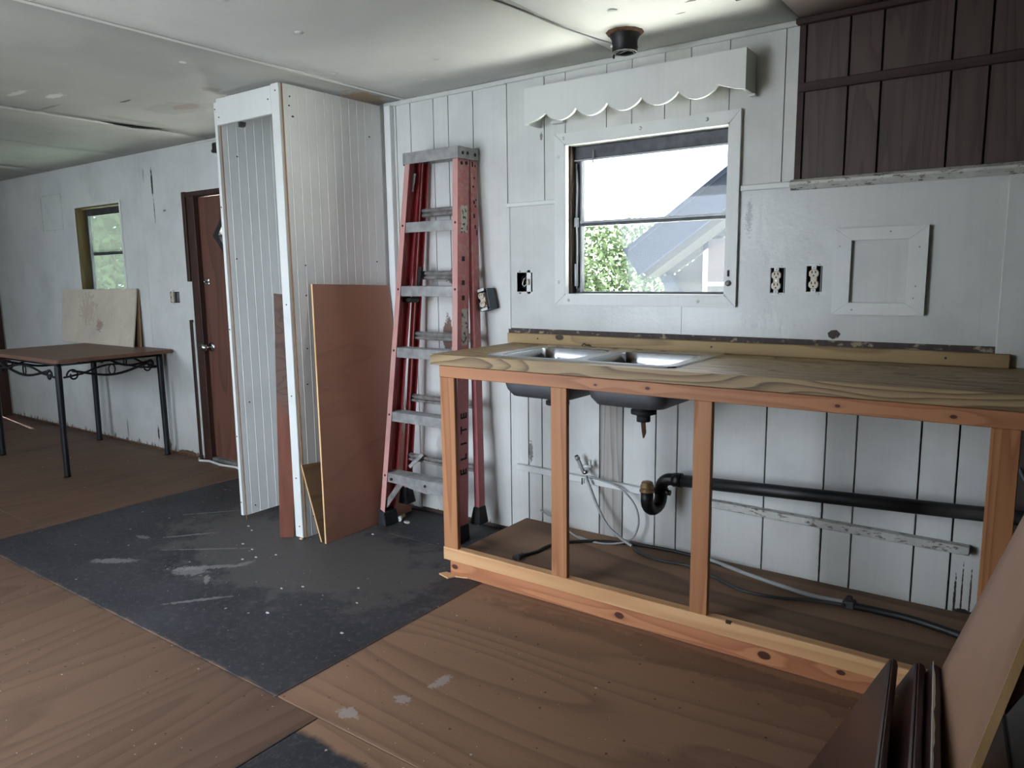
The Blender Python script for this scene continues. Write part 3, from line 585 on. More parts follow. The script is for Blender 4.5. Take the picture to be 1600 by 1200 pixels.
# ------------------------------------------------------------------ cabinet frame, counter, sink
cab = thing('sink_cabinet', (1.8, -.57, 0), 'bare orange fir cabinet frame standing open under the sink counter', 'cabinet frame')
FY = -.59
MB().box(.812, 2.80, FY, FY+.038, .846, .893, .002).build('top_rail', 'firx', cab, origin=(.8, FY, 0))
MB().box(.81, 2.80, FY, FY+.038, .067, .122, .002).build('bottom_rail', 'firpale', cab)
for a, b in ((.815, .89), (1.353, 1.421), (1.905, 1.966), (2.716, 2.783)):
    MB().box(a, b, FY, FY+.021, .122, .846, .002).build('post', 'fir', cab)
tb = MB().box(.836, 2.79, FY+.012, FY+.05, .001, .0655, .002).build('toe_board', 'firtoe', cab, origin=(.836, FY, 0))
MB().prism([(.815, FY+.01, .001), (.80, FY-.02, .001), (.86, FY-.035, .001), (.875, FY-.005, .001), (.93, FY+.012, .001)], (0, 0, .006)).build('splinter', 'firpale', tb)
MB().box(.85, 2.9, -.042, -.004, .85, .897, .002).build('wall_ledger', 'fir', cab)
MB().box(.832, 2.80, FY+.052, -.003, .0655, .086, .001).build('base_panel', 'shelfply', cab)
for x in (.9, 1.45, 2.0, 2.55): MB().box(x, x+.038, FY+.055, -.01, .001, .065, .001).build('joist', 'fir', cab)
MB().box(2.03, 2.05, FY-.001, FY+.01, .114, .125, .002).build('bark_chip', 'darkjamb', cab)
co = MB()
hx0, hx1, hy0, hy1 = 1.05, 1.79, -.535, -.09
for q in ((.784, hx0, -.61, -.002), (hx1, 2.93, -.61, -.002), (hx0, hx1, -.61, hy0), (hx0, hx1, hy1, -.002)): co.box(q[0], q[1], q[2], q[3], .898, .94)
bmesh.ops.remove_doubles(co.bm, verts=co.bm.verts[:], dist=1e-5)
ct = co.build('countertop', 'treated'); tag(ct, 'treated lumber countertop on the orange frame, sink set into it', 'countertop')
bk = MB().box(.757, 2.727, -.04, -.0065, .9405, .985, .002).build('backsplash_board', 'treated2', origin=(.757, -.04, .9405))
tag(bk, 'knotty treated lumber board standing behind the sink against the wall', 'board')
for x in (.93, 1.75, 2.55): MB().cyl((x, -.041, .965), (x, -.038, .965), .004, 8).build('screw', 'screw', bk)
m = MB(); m.tube([(1.165, -.048, .942), (1.18, -.05, .955), (1.19, -.046, .944), (1.2, -.052, .95), (1.215, -.046, .942)], .0025, 6)
tag(m.build('bent_wire', 'screw'), 'small bent wire scrap lying behind the left sink bowl', 'wire')

def rrect(x0, x1, y0, y1, r, z, n=5):
    out = []
    for cx, cy, a0 in ((x1-r, y1-r, 0), (x0+r, y1-r, 90), (x0+r, y0+r, 180), (x1-r, y0+r, 270)):
        for i in range(n+1):
            a = math.radians(a0+90*i/n); out.append(Vector((cx+r*math.cos(a), cy+r*math.sin(a), z)))
    return out
SX0, SX1, SY0, SY1, SZ = 1.022, 1.822, -.562, -.062, .9455
sink = thing('kitchen_sink', (1.42, -.31, .94), 'double bowl stainless steel sink set into the lumber countertop', 'sink')
b = bmesh.new(); es = []
def loop(pts, bb):
    v = [bb.verts.new(p) for p in pts]; return v, [bb.edges.new((v[i], v[(i+1) % len(v)])) for i in range(len(v))]
bowls = ((1.062, 1.402), (1.442, 1.782)); BY0, BY1 = -.535, -.165
inner = [rrect(a+.006, c-.006, BY0+.006, BY1-.006, .05, SZ-.001) for a, c in bowls]
v0, e0 = loop(rrect(SX0+.008, SX1-.008, SY0+.008, SY1-.008, .03, SZ), b); es += e0
for ip in inner: es += loop(ip, b)[1]
for hx in (1.26, 1.365, 1.475, 1.58): es += loop([Vector((hx+.016*math.cos(k*math.pi/6), -.112+.016*math.sin(k*math.pi/6), SZ)) for k in range(12)], b)[1]
bmesh.ops.triangle_fill(b, use_beauty=True, use_dissolve=False, edges=es)
vl = [b.verts.new(p) for p in rrect(SX0+.003, SX1-.003, SY0+.003, SY1-.003, .033, SZ+.0005)]; vm = [b.verts.new(p) for p in rrect(SX0, SX1, SY0, SY1, .035, .9402)]
n = len(v0)
for A, B in ((v0, vl), (vl, vm)):
    for i in range(n): b.faces.new((A[i], A[(i+1) % n], B[(i+1) % n], B[i]))
bmesh.ops.recalc_face_normals(b, faces=b.faces[:])
m = MB(); m.add(b); m.build('rim', 'steel', sink)
MB().box(hx0, hx1, hy0+.38, hy1, .90, .901).build('under_deck', 'void', sink)
for a, c in bowls:
    b = bmesh.new(); rings = []
    for off, z, r in ((.004, SZ-.001, .052), (.009, SZ-.008, .05), (.014, .90, .05), (.022, .81, .05), (.04, .786, .045), (.07, .779, .03), (.12, .777, .02)):
        rings.append([b.verts.new(p) for p in rrect(a+off, c-off, BY0+off, BY1-off, r, z)])
    for A, B in zip(rings, rings[1:]):
        for i in range(len(A)): b.faces.new((A[i], A[(i+1) % len(A)], B[(i+1) % len(A)], B[i])).smooth = True
    b.faces.new(rings[-1][::-1])
    m = MB(); m.add(b); bw = m.build('bowl', 'steel', sink)
    b = bmesh.new(); rings = []
    for off, z, r in ((.010, .897, .05), (.012, .83, .05), (.018, .806, .05), (.036, .781, .045), (.068, .774, .03), (.12, .772, .02)):
        rings.append([b.verts.new(p) for p in rrect(a+off, c-off, BY0+off, BY1-off, r, z)])
    for A, B in zip(rings, rings[1:]):
        for i in range(len(A)): b.faces.new((A[i], A[(i+1) % len(A)], B[(i+1) % len(A)], B[i])).smooth = True
    b.faces.new(rings[-1]); m = MB(); m.add(b); m.build('bowl_underside', 'steelunder', bw)
    X, Y = (a+c)/2, -.35
    MB().lathe([(0, .001), (.03, .001), (.043, .004), (.045, 0)], (X, Y, .777)).build('strainer', 'chrome', bw)
    MB().lathe([(0, 0), (.05, 0), (.05, -.006), (.042, -.008), (.04, -.022), (.048, -.024), (.048, -.038), (.03, -.042), (.024, -.05), (.026, -.052), (.026, -.068), (.018, -.069), (.018, -.060), (0, -.06)], (X, Y, .773)).build('drain_nut', 'rubber', bw)
MB().prism([(1.600, -.35, .71), (1.612, -.345, .705), (1.616, -.345, .66), (1.61, -.35, .64), (1.605, -.35, .665)], (.004, .004, 0)).build('rust_drip', 'rust', sink)

# ------------------------------------------------------------------ plumbing
def lerp(a, b_, t): return a+(b_-a)*t
dp = thing('drain_pipe', (1.6, -.1, .28), 'black plastic drain pipe with trap crossing the wall under the counter', 'pipe')
m = MB(); m.tube([(1.64, -.1, .423), (2.15, -.1, .447), (2.80, -.1, .478)], .0245, 16); m.build('pipe_run', 'pipeend', dp, origin=(1.6, -.1, .28))
arc = []
for i in range(9):
    a = math.pi+math.pi/2*i/8*1; arc.append((1.62+.045*math.cos(math.pi-i/8*math.pi/2), -.1, .378+.045*math.sin(i/8*math.pi/2)))
m = MB(); m.tube([(1.575, -.1, .34)]+arc+[(1.645, -.1, .423)], .025, 14); m.build('elbow', 'pipe', dp)
MB().cyl((1.63, -.1, .4225), (1.665, -.1, .4255), .029, 16).build('coupling', 'pipe', dp)
TX, TY = 1.553, -.185
m = MB(); pts = [(TX, TY, .385), (TX, TY, .345)]
for i in range(1, 8):
    a = math.pi+i/8*math.pi; f = (1+math.cos(a))/2; pts.append((lerp(TX, 1.575, f), lerp(TY, -.1, f), .345+.045*math.sin(a)))
pts += [(1.575, -.1, .345), (1.575, -.1, .375)]
m.tube(pts, .026, 14); m.build('trap', 'pipe', dp)
MB().cyl((1.575, -.1, .36), (1.575, -.1, .378), .031, 12).cyl((1.595, -.11, .368), (1.62, -.11, .368), .012, 8).build('slip_nut', 'pipe', dp)
MB().lathe([(0, .035), (.02, .035), (.024, .03), (.024, .022), (.027, .021), (.027, .008), (.024, .007), (.024, .003), (.031, .001), (.031, -.006), (.02, -.007)], (TX, TY, .388)).build('trap_adapter', 'brass', dp)
def cleat(x0, x1, z0, z1, mat, label, y=-.035):
    return tag(MB().hexa([(x0, y, z0[0]), (x1, y, z1[0]), (x1, -.001, z1[0]), (x0, -.001, z0[0]), (x0, y, z0[1]), (x1, y, z1[1]), (x1, -.001, z1[1]), (x0, -.001, z0[1])], .002).build('wall_batten', mat), label, 'batten')
cleat(.79, 1.515, (.327, .355), (.31, .34), 'trimwhite', 'white painted batten on the wall left of the drain trap', -.028)
cleat(1.76, 2.66, (.312, .34), (.302, .332), 'trimworn', 'flaking white batten on the wall below the black pipe')
st = thing('supply_stub', (1.17, -.05, .36), 'white capped supply stub with a cross handle above the left batten', 'valve')
m = MB(); m.cyl((1.178, -.045, .37), (1.15, -.05, .43), .009, 10); m.cyl((1.15, -.05, .43), (1.143, -.052, .445), .011, 10); m.build('capped_tube', 'tubegrey', st)
MB().cyl((1.143, -.0515, .443), (1.14, -.052, .449), .008, 10).build('cap', 'screw', st)
MB().cyl((1.145, -.04, .395), (1.215, -.04, .405), .008, 8).cyl((1.205, -.04, .40), (1.20, -.03, .43), .007, 8).cyl((1.15, -.04, .39), (1.15, -.001, .39), .006, 8).build('cross_handle', 'trimwhite', st)
MB().lathe([(.008, 0), (.014, .004), (.014, .014), (.008, .018)], (1.19, -.045, .368), (-.4, 0, .9), 6).build('compression_nut', 'chrome', st)
MB().tube([(1.165, -.04, .345), (1.165, -.04, .315)], .003, 6).build('drop_pin', 'screw', st)
def hose(name, pts, r, mat, label, cat='hose', n=8):
    P = [Vector(p) for p in pts]; out = []
    for i in range(len(P)-1):
        a, b_, c, d = P[max(i-1, 0)], P[i], P[i+1], P[min(i+2, len(P)-1)]
        for k in range(6):
            t = k/6; out.append(.5*((2*b_)+(c-a)*t+(2*a-5*b_+4*c-d)*t*t+(3*b_-a-3*c+d)*t**3))
    out.append(P[-1]); return tag(MB().tube(out, r, n).build(name, mat), label, cat)
hose('supply_hose', [(1.19, -.05, .362), (1.22, -.06, .31), (1.265, -.07, .23), (1.32, -.08, .16), (1.39, -.08, .115), (1.44, -.085, .097)], .0065, 'tubegrey', 'straight grey braided supply hose running down to the cabinet base', 'hose')
hose('supply_hose', [(1.20, -.048, .362), (1.27, -.05, .352), (1.355, -.05, .335), (1.42, -.05, .285), (1.448, -.05, .23), (1.448, -.05, .17), (1.42, -.06, .115), (1.36, -.09, .092), (1.28, -.12, .091), (1.18, -.1, .091)], .0045, 'tubegrey', 'thin pale tube looping beside the straight supply hose', 'tube')
hose('supply_hose', [(1.23, -.13, .091), (1.15, -.09, .091), (1.08, -.05, .10), (1.0, -.03, .125), (.93, -.03, .15)], .004, 'tubegrey', 'short pale tube poking up behind the second post', 'tube')
def cable(pts, r, mat, label): return hose('floor_cable', pts, r, mat, label, 'cable')
cable([(1.10, -.44, .093), (1.13, -.36, .093), (1.14, -.27, .094), (1.2, -.17, .093), (1.30, -.10, .094), (1.42, -.06, .094), (1.56, -.035, .094), (1.72, -.04, .094), (1.83, -.07, .094)], .007, 'cabledark', 'black cable curving across the left of the cabinet base')
cable([(1.45, -.09, .093), (1.5, -.13, .094), (1.6, -.16, .094), (1.72, -.15, .094), (1.85, -.2, .094), (1.97, -.26, .094), (2.1, -.25, .094), (2.2, -.21, .095), (2.31, -.185, .096)], .0065, 'cable', 'dusty grey cable sagging forward between trap and clamp')
cable([(1.70, -.035, .098), (1.80, -.06, .098), (1.95, -.11, .097), (2.1, -.15, .097), (2.2, -.17, .097), (2.31, -.165, .098)], .008, 'tubegrey', 'pale grey cable lying close to the wall right of the third post')
cable([(2.33, -.18, .098), (2.42, -.17, .096), (2.52, -.175, .096), (2.62, -.2, .096), (2.75, -.25, .096)], .013, 'cabledark', 'thick dark bundled cable right of the cable clamp')
cl = thing('cable_clamp', (2.325, -.175, .087), 'small rusty clamp gathering the cables on the cabinet base', 'clamp')
MB().box(2.305, 2.345, -.195, -.155, .087, .114, .004).build('clamp_body', 'cable', cl); MB().box(2.315, 2.333, -.18, -.165, .114, .128, .002).cyl((2.31, -.2, .1), (2.31, -.185, .1), .006, 8).build('clamp_screw', 'screw', cl)
MB().lathe([(0, .016), (.008, .014), (.012, .0)], (1.11, -.45, .087), n=8).box(1.10, 1.13, -.45, -.435, .087, .1, .001)
m = MB(); m.cyl((1.095, -.46, .095), (1.105, -.425, .095), .010, 8); m.box(1.085, 1.12, -.475, -.46, .088, .102, .002)
tag(m.build('cable_connector', 'cable'), 'dusty metal connector at the left end of the black cable', 'connector')
hose('wall_hose', [(2.775, -.02, .62), (2.80, -.03, .58), (2.84, -.05, .55), (2.86, -.03, .46)], .007, 'bluebox', 'blue grey hose peeking out right of the last frame post')

# ------------------------------------------------------------------ wall devices
def recept(parent, cx, cz, y):
    for dz in (.0195, -.0195):
        pts = []
        for i in range(20):
            a = i/20*2*math.pi; pts.append((cx+max(-.0165, min(.0165, .0185*math.cos(a))), y, cz+dz+.0145*math.sin(a)))
        f = MB().prism(pts, (0, .012, 0)).build('socket_face', 'outlet', parent)
        MB().box(cx-.008, cx-.0045, y-.0006, y+.001, cz+dz+.001, cz+dz+.010).box(cx+.0045, cx+.008, y-.0006, y+.001, cz+dz+.001, cz+dz+.010).lathe([(0, 0), (.003, .0)], (cx, y-.0006, cz+dz-.007), (0, 1, 0), 8).build('slots', 'slot', f)
    MB().box(cx-.011, cx+.011, y+.003, y+.012, cz-.034, cz+.034, .001).build('receptacle_body', 'outlet', parent)
    MB().cyl((cx, y+.001, cz), (cx, y+.004, cz), .0028, 8).build('center_screw', 'chrome', parent)
def outlet(x0, x1, z0, z1, dx, label):
    cx, cz = (x0+x1)/2, (z0+z1)/2
    t = thing('wall_outlet', (cx, 0, z0), label, 'outlet', None)
    m = MB(); holed(m, x0-.001, x1+.001, .0, .06, z0-.001, z1+.001, [(x0+.002, x1-.002, z0+.002, z1-.002)]); m.build('device_box', 'void', t)
    MB().box(x0, x1, .056, .06, z0, z1).build('box_back', 'slot', t)
    MB().box(x1-.007, x1-.005, -.004, .03, z0+.003, z1-.003).build('box_side', 'alu', t); MB().box(x0+.003, x0+.0045, -.004, .03, z0+.003, z1-.003).build('box_side', 'alu', t)
    for s in (1, -1):
        ze = cz+s*.049
        MB().box(cx-.019+dx, cx+.019+dx, -.006, -.004, min(ze, ze+s*.007), max(ze, ze+s*.007), .0008).box(cx-.009+dx, cx+.009+dx, -.007, -.004, min(cz+s*.035, ze), max(cz+s*.035, ze), .0008).build('mounting_ear', 'trimwhite', t)
        MB().cyl((cx+dx, -.0085, cz+s*.041), (cx+dx, -.006, cz+s*.041), .003, 8).build('screw', 'alu', t)
    recept(t, cx+dx, cz, -.009); return t
outlet(1.954, 2.014, 1.172, 1.270, -.004, 'uncovered almond duplex outlet nearest the window')
outlet(2.083, 2.144, 1.177, 1.275, 0, 'uncovered almond duplex outlet nearer the framed access panel')
t = outlet(-2.185, -2.125, 1.09, 1.165, 0, 'small uncovered outlet in the wall between table and brown door')
MB().box(-2.108, -2.104, -.002, .03, 1.095, 1.16).build('box_side', 'alu', t); MB().box(-2.085, -2.081, -.002, .03, 1.095, 1.16).build('box_side', 'alu', t)
# switch box left of the window
t = thing('switch_box', (.835, 0, 1.172), 'open metal switch box with bare switch strap left of the window', 'switch')
x0, x1, z0, z1 = .790, .880, 1.174, 1.266
holed(MB(), x0-.001, x1+.001, .0, .06, z0-.001, z1+.001, [(x0+.002, x1-.002, z0+.002, z1-.002)]).build('device_box', 'bluebox', t)
MB().box(x0, x1, .056, .06, z0, z1).build('box_back', 'slot', t)
m = MB(); m.prism([(.846, -.003, 1.176), (.852, -.003, 1.166), (.864, -.003, 1.166), (.87, -.003, 1.176), (.87, -.003, 1.262), (.864, -.003, 1.275), (.852, -.003, 1.275), (.846, -.003, 1.262)], (0, .002, 0)); m.build('switch_strap', 'trimwhite', t)
MB().box(.853, .863, -.014, -.003, 1.207, 1.235, .002).build('toggle', 'outlet', t); MB().box(.848, .868, -.001, .03, 1.19, 1.25, .002).build('switch_body', 'outlet', t)
MB().tube([(.83, .05, 1.25), (.822, .01, 1.235), (.82, .0, 1.21), (.832, -.002, 1.2), (.842, .005, 1.212), (.835, .01, 1.225)], .0025, 6).build('wire', 'trimwhite', t); MB().tube([(.82, .05, 1.26), (.81, .01, 1.24), (.822, .0, 1.195), (.845, .01, 1.19)], .0025, 6).build('wire', 'slot', t)
for p in ((.808, 1.27), (.808, 1.17)): MB().box(p[0]-.006, p[0]+.006, -.003, .002, p[1]-.004, p[1]+.004, .001).build('box_lug', 'alu', t)
# box hanging off the wall beside the ladder
t = thing('hanging_outlet_box', (.635, 0, 1.083), 'blue grey outlet box hanging crooked from the wall beside the ladder', 'outlet box')
R_ = Matrix.Translation((.646, -.012, 1.138)) @ Matrix.Rotation(math.radians(-6), 4, 'Z') @ Matrix.Rotation(math.radians(-14), 4, 'Y')
def loc(mb, nm, mt, par):
    mb.bm.transform(R_); return mb.build(nm, mt, par)
m = MB(); holed(m, -.033, .033, -.055, .0, -.05, .05, [(-.030, .030, -.047, .047)]); loc(m, 'device_box', 'bluebox', t)
loc(MB().box(-.033, .033, -.004, 0, -.05, .05), 'box_back', 'slot', t)
for s in (1, -1): loc(MB().box(-.022, .022, -.062, -.06, s*.046-.005, s*.046+.008, .001), 'mounting_ear', 'trimwhite', t)
for dz in (.0195, -.0195):
    pts = [(max(-.0165, min(.0165, .0185*math.cos(i/20*6.283))), -.068, dz+.0145*math.sin(i/20*6.283)) for i in range(20)]
    f = loc(MB().prism(pts, (0, .012, 0)), 'socket_face', 'outlet', t)
    loc(MB().box(-.008, -.0045, -.0687, -.067, dz+.001, dz+.010).box(.0045, .008, -.0687, -.067, dz+.001, dz+.010), 'slots', 'slot', f)
loc(MB().box(-.0165, .0165, -.060, -.03, -.034, .034, .002), 'receptacle_body', 'outlet', t)
loc(MB().box(-.008, .008, -.04, -.01, .05, .054, .001), 'box_lug', 'rust', t)

# framed access panel
t = thing('access_hatch', (2.33, 0, 1.1), 'white square mitred frame around a blank panel on the right wall', 'frame')
mitre(t, 2.182, 2.475, 1.101, 1.401, 2.238, 2.417, 1.143, 1.359, -.022, -.003, 'trimwhite', 'frame_board')
MB().box(2.238, 2.417, -.006, -.0032, 1.143, 1.359).build('panel_insert', 'panel', t)
for x, z in ((2.20, 1.34), (2.36, 1.385), (2.45, 1.33), (2.445, 1.20), (2.44, 1.16), (2.25, 1.118)): screw(t, (x, -.0225, z), .003, 'alu')

# scalloped valance
t = thing('window_valance', (1.4, -.05, 1.89), 'white scalloped wooden valance box above the sink window', 'valance')
cus = [1.027, 1.175, 1.32, 1.469, 1.622, 1.776]
pr_ = [(.919, 2.042), (.919, 1.891), (.94, 1.898)]
pr_ += [(.98, 1.906), (1.01, 1.919), (1.026, 1.929)]
for a, b_ in zip(cus, cus[1:]):
    for i in range(1, 13):
        f = i/12; pr_.append((a+(b_-a)*f, 1.930-.038*math.sin(math.pi*f)**.7))
pr_ += [(1.80, 1.921), (1.84, 1.908), (1.878, 1.900), (1.878, 2.042)]
b = bmesh.new(); lowp = pr_[1:-1]; R4 = []
for x, z in lowp: R4.append([b.verts.new(q) for q in ((x, -.115, z), (x, -.115, 2.042), (x, -.1, 2.042), (x, -.1, z))])
for A, B in zip(R4, R4[1:]):
    for i in range(4): b.faces.new((A[i], A[(i+1) % 4], B[(i+1) % 4], B[i]))
b.faces.new(R4[0]); b.faces.new(R4[-1][::-1]); bmesh.ops.recalc_face_normals(b, faces=b.faces[:])
m = MB(); m.add(b); m.build('scalloped_face', 'trimwhite', t)
MB().box(1.863, 1.878, -.1, -.001, 1.900, 2.042, .001).build('side_return', 'trimwhite', t); MB().box(.919, .934, -.1, -.001, 1.895, 2.042, .001).build('side_return', 'trimwhite', t)
MB().box(1.862, 1.885, -.03, -.001, 1.892, 1.900, .001).build('bracket', 'trimwhite', t); MB().box(1.0, 1.06, -.03, -.001, 1.90, 1.912, .001).build('bracket', 'trimwhite', t)

# ceiling stub where a fixture was
t = thing('ceiling_fixture_box', (1.475, -.265, 2.05), 'black round junction box with rusty rim hanging from the ceiling above the valance', 'ceiling box')
cx, cy = 1.475, -.265
MB().lathe([(.035, -.012), (.055, -.012), (.068, -.004), (.07, 0)], (cx, cy, H), n=12).build('rusty_rim', 'rust', t)
MB().lathe([(.058, -.010), (.05, -.022), (.047, -.03), (.047, -.07), (.042, -.072), (.042, -.02), (0, -.02)], (cx, cy, H), n=20).build('round_box', 'black', t)
MB().tube([(cx+.036*math.cos(i/16*6.283), cy+.036*math.sin(i/16*6.283), H-.071) for i in range(16)], .003, 6, closed=True).tube([(cx-.036, cy, H-.071), (cx+.01, cy+.01, H-.06), (cx+.036, cy, H-.071)], .003, 6).build('inner_ring', 'winmetal', t)
MB().cyl((cx-.035, cy-.032, H-.05), (cx-.036, cy-.036, H-.05), .005, 8).build('bright_screw', 'trimwhite', t)
MB().cyl((cx-.045, cy, H-.072), (cx-.045, cy, H-.084), .004, 6).cyl((cx+.045, cy, H-.06), (cx+.052, cy, H-.06), .004, 6).build('mount_screw', 'screw', t)
hose('ceiling_wire', [(1.2, -1.3, H-.003), (1.3, -.81, H-.004), (1.33, -.5, H-.006), (1.37, -.33, H-.012), (1.43, -.28, H-.035)], .003, 'tubegrey', 'thin grey wire running along the ceiling to the black box', 'wire', 6)
m = MB(); m.tube([(-1.55, -.01, 2.05), (-1.42, -.03, 2.06), (-1.3, -.02, 2.05)], .012, 6); m.box(-1.5, -1.43, -.05, -.005, 2.03, 2.09, .006); m.tube([(-1.44, -.02, 2.04), (-1.40, -.03, 1.98), (-1.41, -.02, 1.93), (-1.38, -.03, 1.88)], .014, 6)
tag(m.build('hanging_wire_clump', 'black'), 'black clump of old wiring high on the wall above the brown door', 'wire')

# ------------------------------------------------------------------ closet frame
cf = thing('closet_frame', (-.28, -.32, 0), 'narrow white beadboard closet frame standing open between door and ladder', 'closet')
def bead(x, y0, y1, z0, z1, face, th=.006, per=.051):
    # grooved sheet: profile in (x,y), groove every 'per'
    s = face; pts = []; y = y0
    pts.append((0, y0)); yy = y0+.03
    while yy < y1-.01:
        pts += [(0, yy-.003), (-.0012, yy-.001), (-.0012, yy+.0), (.0006, yy+.0015), (.0006, yy+.004), (0, yy+.0055)]; yy += per
    pts.append((0, y1))
    poly = [(x+s*a, q, z0) for a, q in pts]+[(x-s*th, y1, z0), (x-s*th, y0, z0)]
    b = bmesh.new(); v0 = [b.verts.new(p) for p in poly]; v1 = [b.verts.new((p[0], p[1], z1)) for p in poly]; n = len(poly)
    for i in range(n): b.faces.new((v0[i], v0[(i+1) % n], v1[(i+1) % n], v1[i]))
    f0 = b.faces.new(v0[::-1]); f1 = b.faces.new(v1); bmesh.ops.triangulate(b, faces=[f0, f1])
    bmesh.ops.recalc_face_normals(b, faces=b.faces[:]); m = MB(); m.add(b); return m
CT = 2.112
bead(-.028, -.637, -.035, .004, CT, 1).build('right_beadboard_panel', 'closet', cf)
bead(-.504, -.637, -.01, .03, CT-.01, 1).build('left_beadboard_panel', 'closet', cf)
MB().box(-.0335, -.0270, -.6395, -.6368, .004, CT).build('raw_edge', 'rawedge', cf); MB().box(-.5095, -.5040, -.6395, -.6368, .004, CT-.01).build('raw_edge', 'rawedge', cf)
MB().box(-.088, -.034, -.655, -.6373, .004, CT, .002).build('front_post', 'trimwhite', cf); MB().box(-.53, -.510, -.655, -.6373, .03, CT-.02, .002).build('front_post', 'trimwhite', cf)
MB().box(-.526, -.51, -.637, -.60, .03, CT-.02, .002).build('side_stud', 'closet', cf); MB().box(-.072, -.0345, -.6372, -.60, .004, CT-.01, .002).build('side_stud', 'closet', cf)
MB().box(-.51, -.088, -.6545, -.638, 1.985, CT-.004, .002).build('header_board', 'trimwhite', cf)
MB().box(-.50, -.09, -.02, -.005, 0.0, .06, .002).build('back_cleat', 'closet', cf)
for p in ((-.055, -.6555, 2.08), (-.06, -.6555, 1.13), (-.06, -.6555, .3), (-.06, -.6555, .7), (-.52, -.6555, 2.06), (-.52, -.6555, 1.6), (-.52, -.6555, 1.0), (-.52, -.6555, .45), (-.49, -.655, 2.02), (-.11, -.655, 2.05), (-.055, -.6555, .06), (-.52, -.6555, .1)):
    screw(cf, p, .0035)
for y, z in ((-.60, 2.06), (-.605, 2.02), (-.59, 1.975), (-.585, 1.975), (-.575, .92), (-.585, .75), (-.56, 1.31), (-.565, 1.17), (-.12, 1.95), (-.1, 1.33), (-.59, .1), (-.6, .2)):
    screw(cf, (-.0275, y, z), .004, n=(1, 0, 0))
for y, z in ((-.60, 1.35), (-.58, .62), (-.585, .07), (-.56, 1.85)): screw(cf, (-.5035, y, z), .004, n=(1, 0, 0))
MB().hexa([(-.42, -.60, 1.975), (-.405, -.60, 1.98), (-.405, -.57, 1.98), (-.42, -.57, 1.975), (-.42, -.60, 1.998), (-.40, -.60, 1.998), (-.40, -.57, 1.998), (-.42, -.57, 1.998)]).build('splinter', 'winmetal', cf)

# leaning boards
def slab(bl, br, tr, tl, th):    # th = thickness vector
    th = Vector(th); P = [Vector(q) for q in (bl, br, tr, tl)]
    m = MB(); m.hexa([P[0], P[1], P[1]+th, P[0]+th, P[3], P[2], P[2]+th, P[3]+th], .0006); return m
def edge_strip(par, a, b_, th, out, mat):
    a, b_, th, out = map(Vector, (a, b_, th, out)); m = MB(); m.hexa([a, a+th, a+th+out, a+out, b_, b_+th, b_+th+out, b_+out]); return m.build('raw_edge', mat, par)
o = slab((.114, -.635, .001), (.108, -.045, .001), (-.008, -.04, 1.208), (-.008, -.54, 1.223), (-.009, 0, -.001)).build('leaning_plywood', 'redply')
tag(o, 'reddish brown plywood panel leaning against the white beadboard closet side', 'plywood'); edge_strip(o, (.114, -.6375, .001), (-.008, -.5425, 1.223), (-.009, 0, 0), (0, .003, 0), 'paleedge')
o = slab((.078, -.632, .001), (.07, -.36, .001), (-.012, -.36, .35), (-.012, -.655, .372), (-.007, 0, -.002)).build('plywood_offcut', 'offcut')
tag(o, 'small yellowish plywood offcut wedged behind the reddish panel', 'offcut'); edge_strip(o, (.078, -.634, .001), (-.012, -.657, .372), (-.007, 0, 0), (0, .003, 0), 'paleedge')
o = slab((-.144, -.706, .001), (-.094, -.662, .001), (-.125, -.560, 1.17), (-.20, -.618, 1.18), (-.006, .007, 0)).build('leaning_board', 'stick')
tag(o, 'narrow weathered board, dark above and reddish below, standing in the closet opening', 'board')

# ------------------------------------------------------------------ ladder
ld = thing('stepladder', (.37, -.2, 0), 'folded red fibreglass stepladder with metal steps leaning against the wall', 'ladder')
def lerp(a, b_, t): return a+(b_-a)*t
ZT = 1.80
def RX(z): return lerp(.64, .575, z/ZT)
def LX(z): return lerp(.125, .245, z/ZT)
def FYz(z): return lerp(-.30, -.152, z/ZT)
def RYz(z): return lerp(-.155, -.066, z/ZT)
def chan(w_, d, t, s):   # s=+1 flanges point to +x
    return [(0, 0), (s*w_, 0), (s*w_, t), (s*t, t), (s*t, d-t), (s*w_, d-t), (s*w_, d), (0, d)]
rr = MB().loft(chan(.03, .082, .004, -1), (RX(.04), FYz(.04), .04), (RX(ZT), FYz(ZT), ZT)).build('front_rail', 'redweb', ld)
lr = MB().loft(chan(.03, .078, .004, 1), (LX(.04), FYz(.04), .04), (LX(ZT), FYz(ZT), ZT)).build('front_rail', 'red', ld)
MB().loft([(0, -.001), (-.031, -.001), (-.031, .001), (0, .001)], (RX(.04), FYz(.04)-.001, .04), (RX(ZT), FYz(ZT)-.001, ZT)).build('rail_flange', 'pink', rr)
MB().loft([(0, -.001), (.031, -.001), (.031, .001), (0, .001)], (LX(.04), FYz(.04)-.001, .04), (LX(ZT), FYz(ZT)-.001, ZT)).build('rail_flange', 'pink', lr)
for k in (.026, .05): MB().loft([(0, -.0015), (.002, -.0015), (.002, .0015), (0, .0015)], (LX(.04)+.004, FYz(.04)+k, .04), (LX(ZT)+.004, FYz(ZT)+k, ZT)).build('rail_rib', 'pink', lr)
rrx = lambda z: lerp(.662, .578, z/ZT); lrx = lambda z: lerp(.13, .252, z/ZT)
re = MB().loft(chan(.028, .046, .004, -1), (rrx(.11), RYz(.11), .11), (rrx(ZT), RYz(ZT), ZT)).build('rear_rail', 'redweb', ld)
le = MB().loft(chan(.028, .046, .004, 1), (lrx(.13), RYz(.13), .13), (lrx(ZT), RYz(ZT), ZT)).build('rear_rail', 'red', ld)
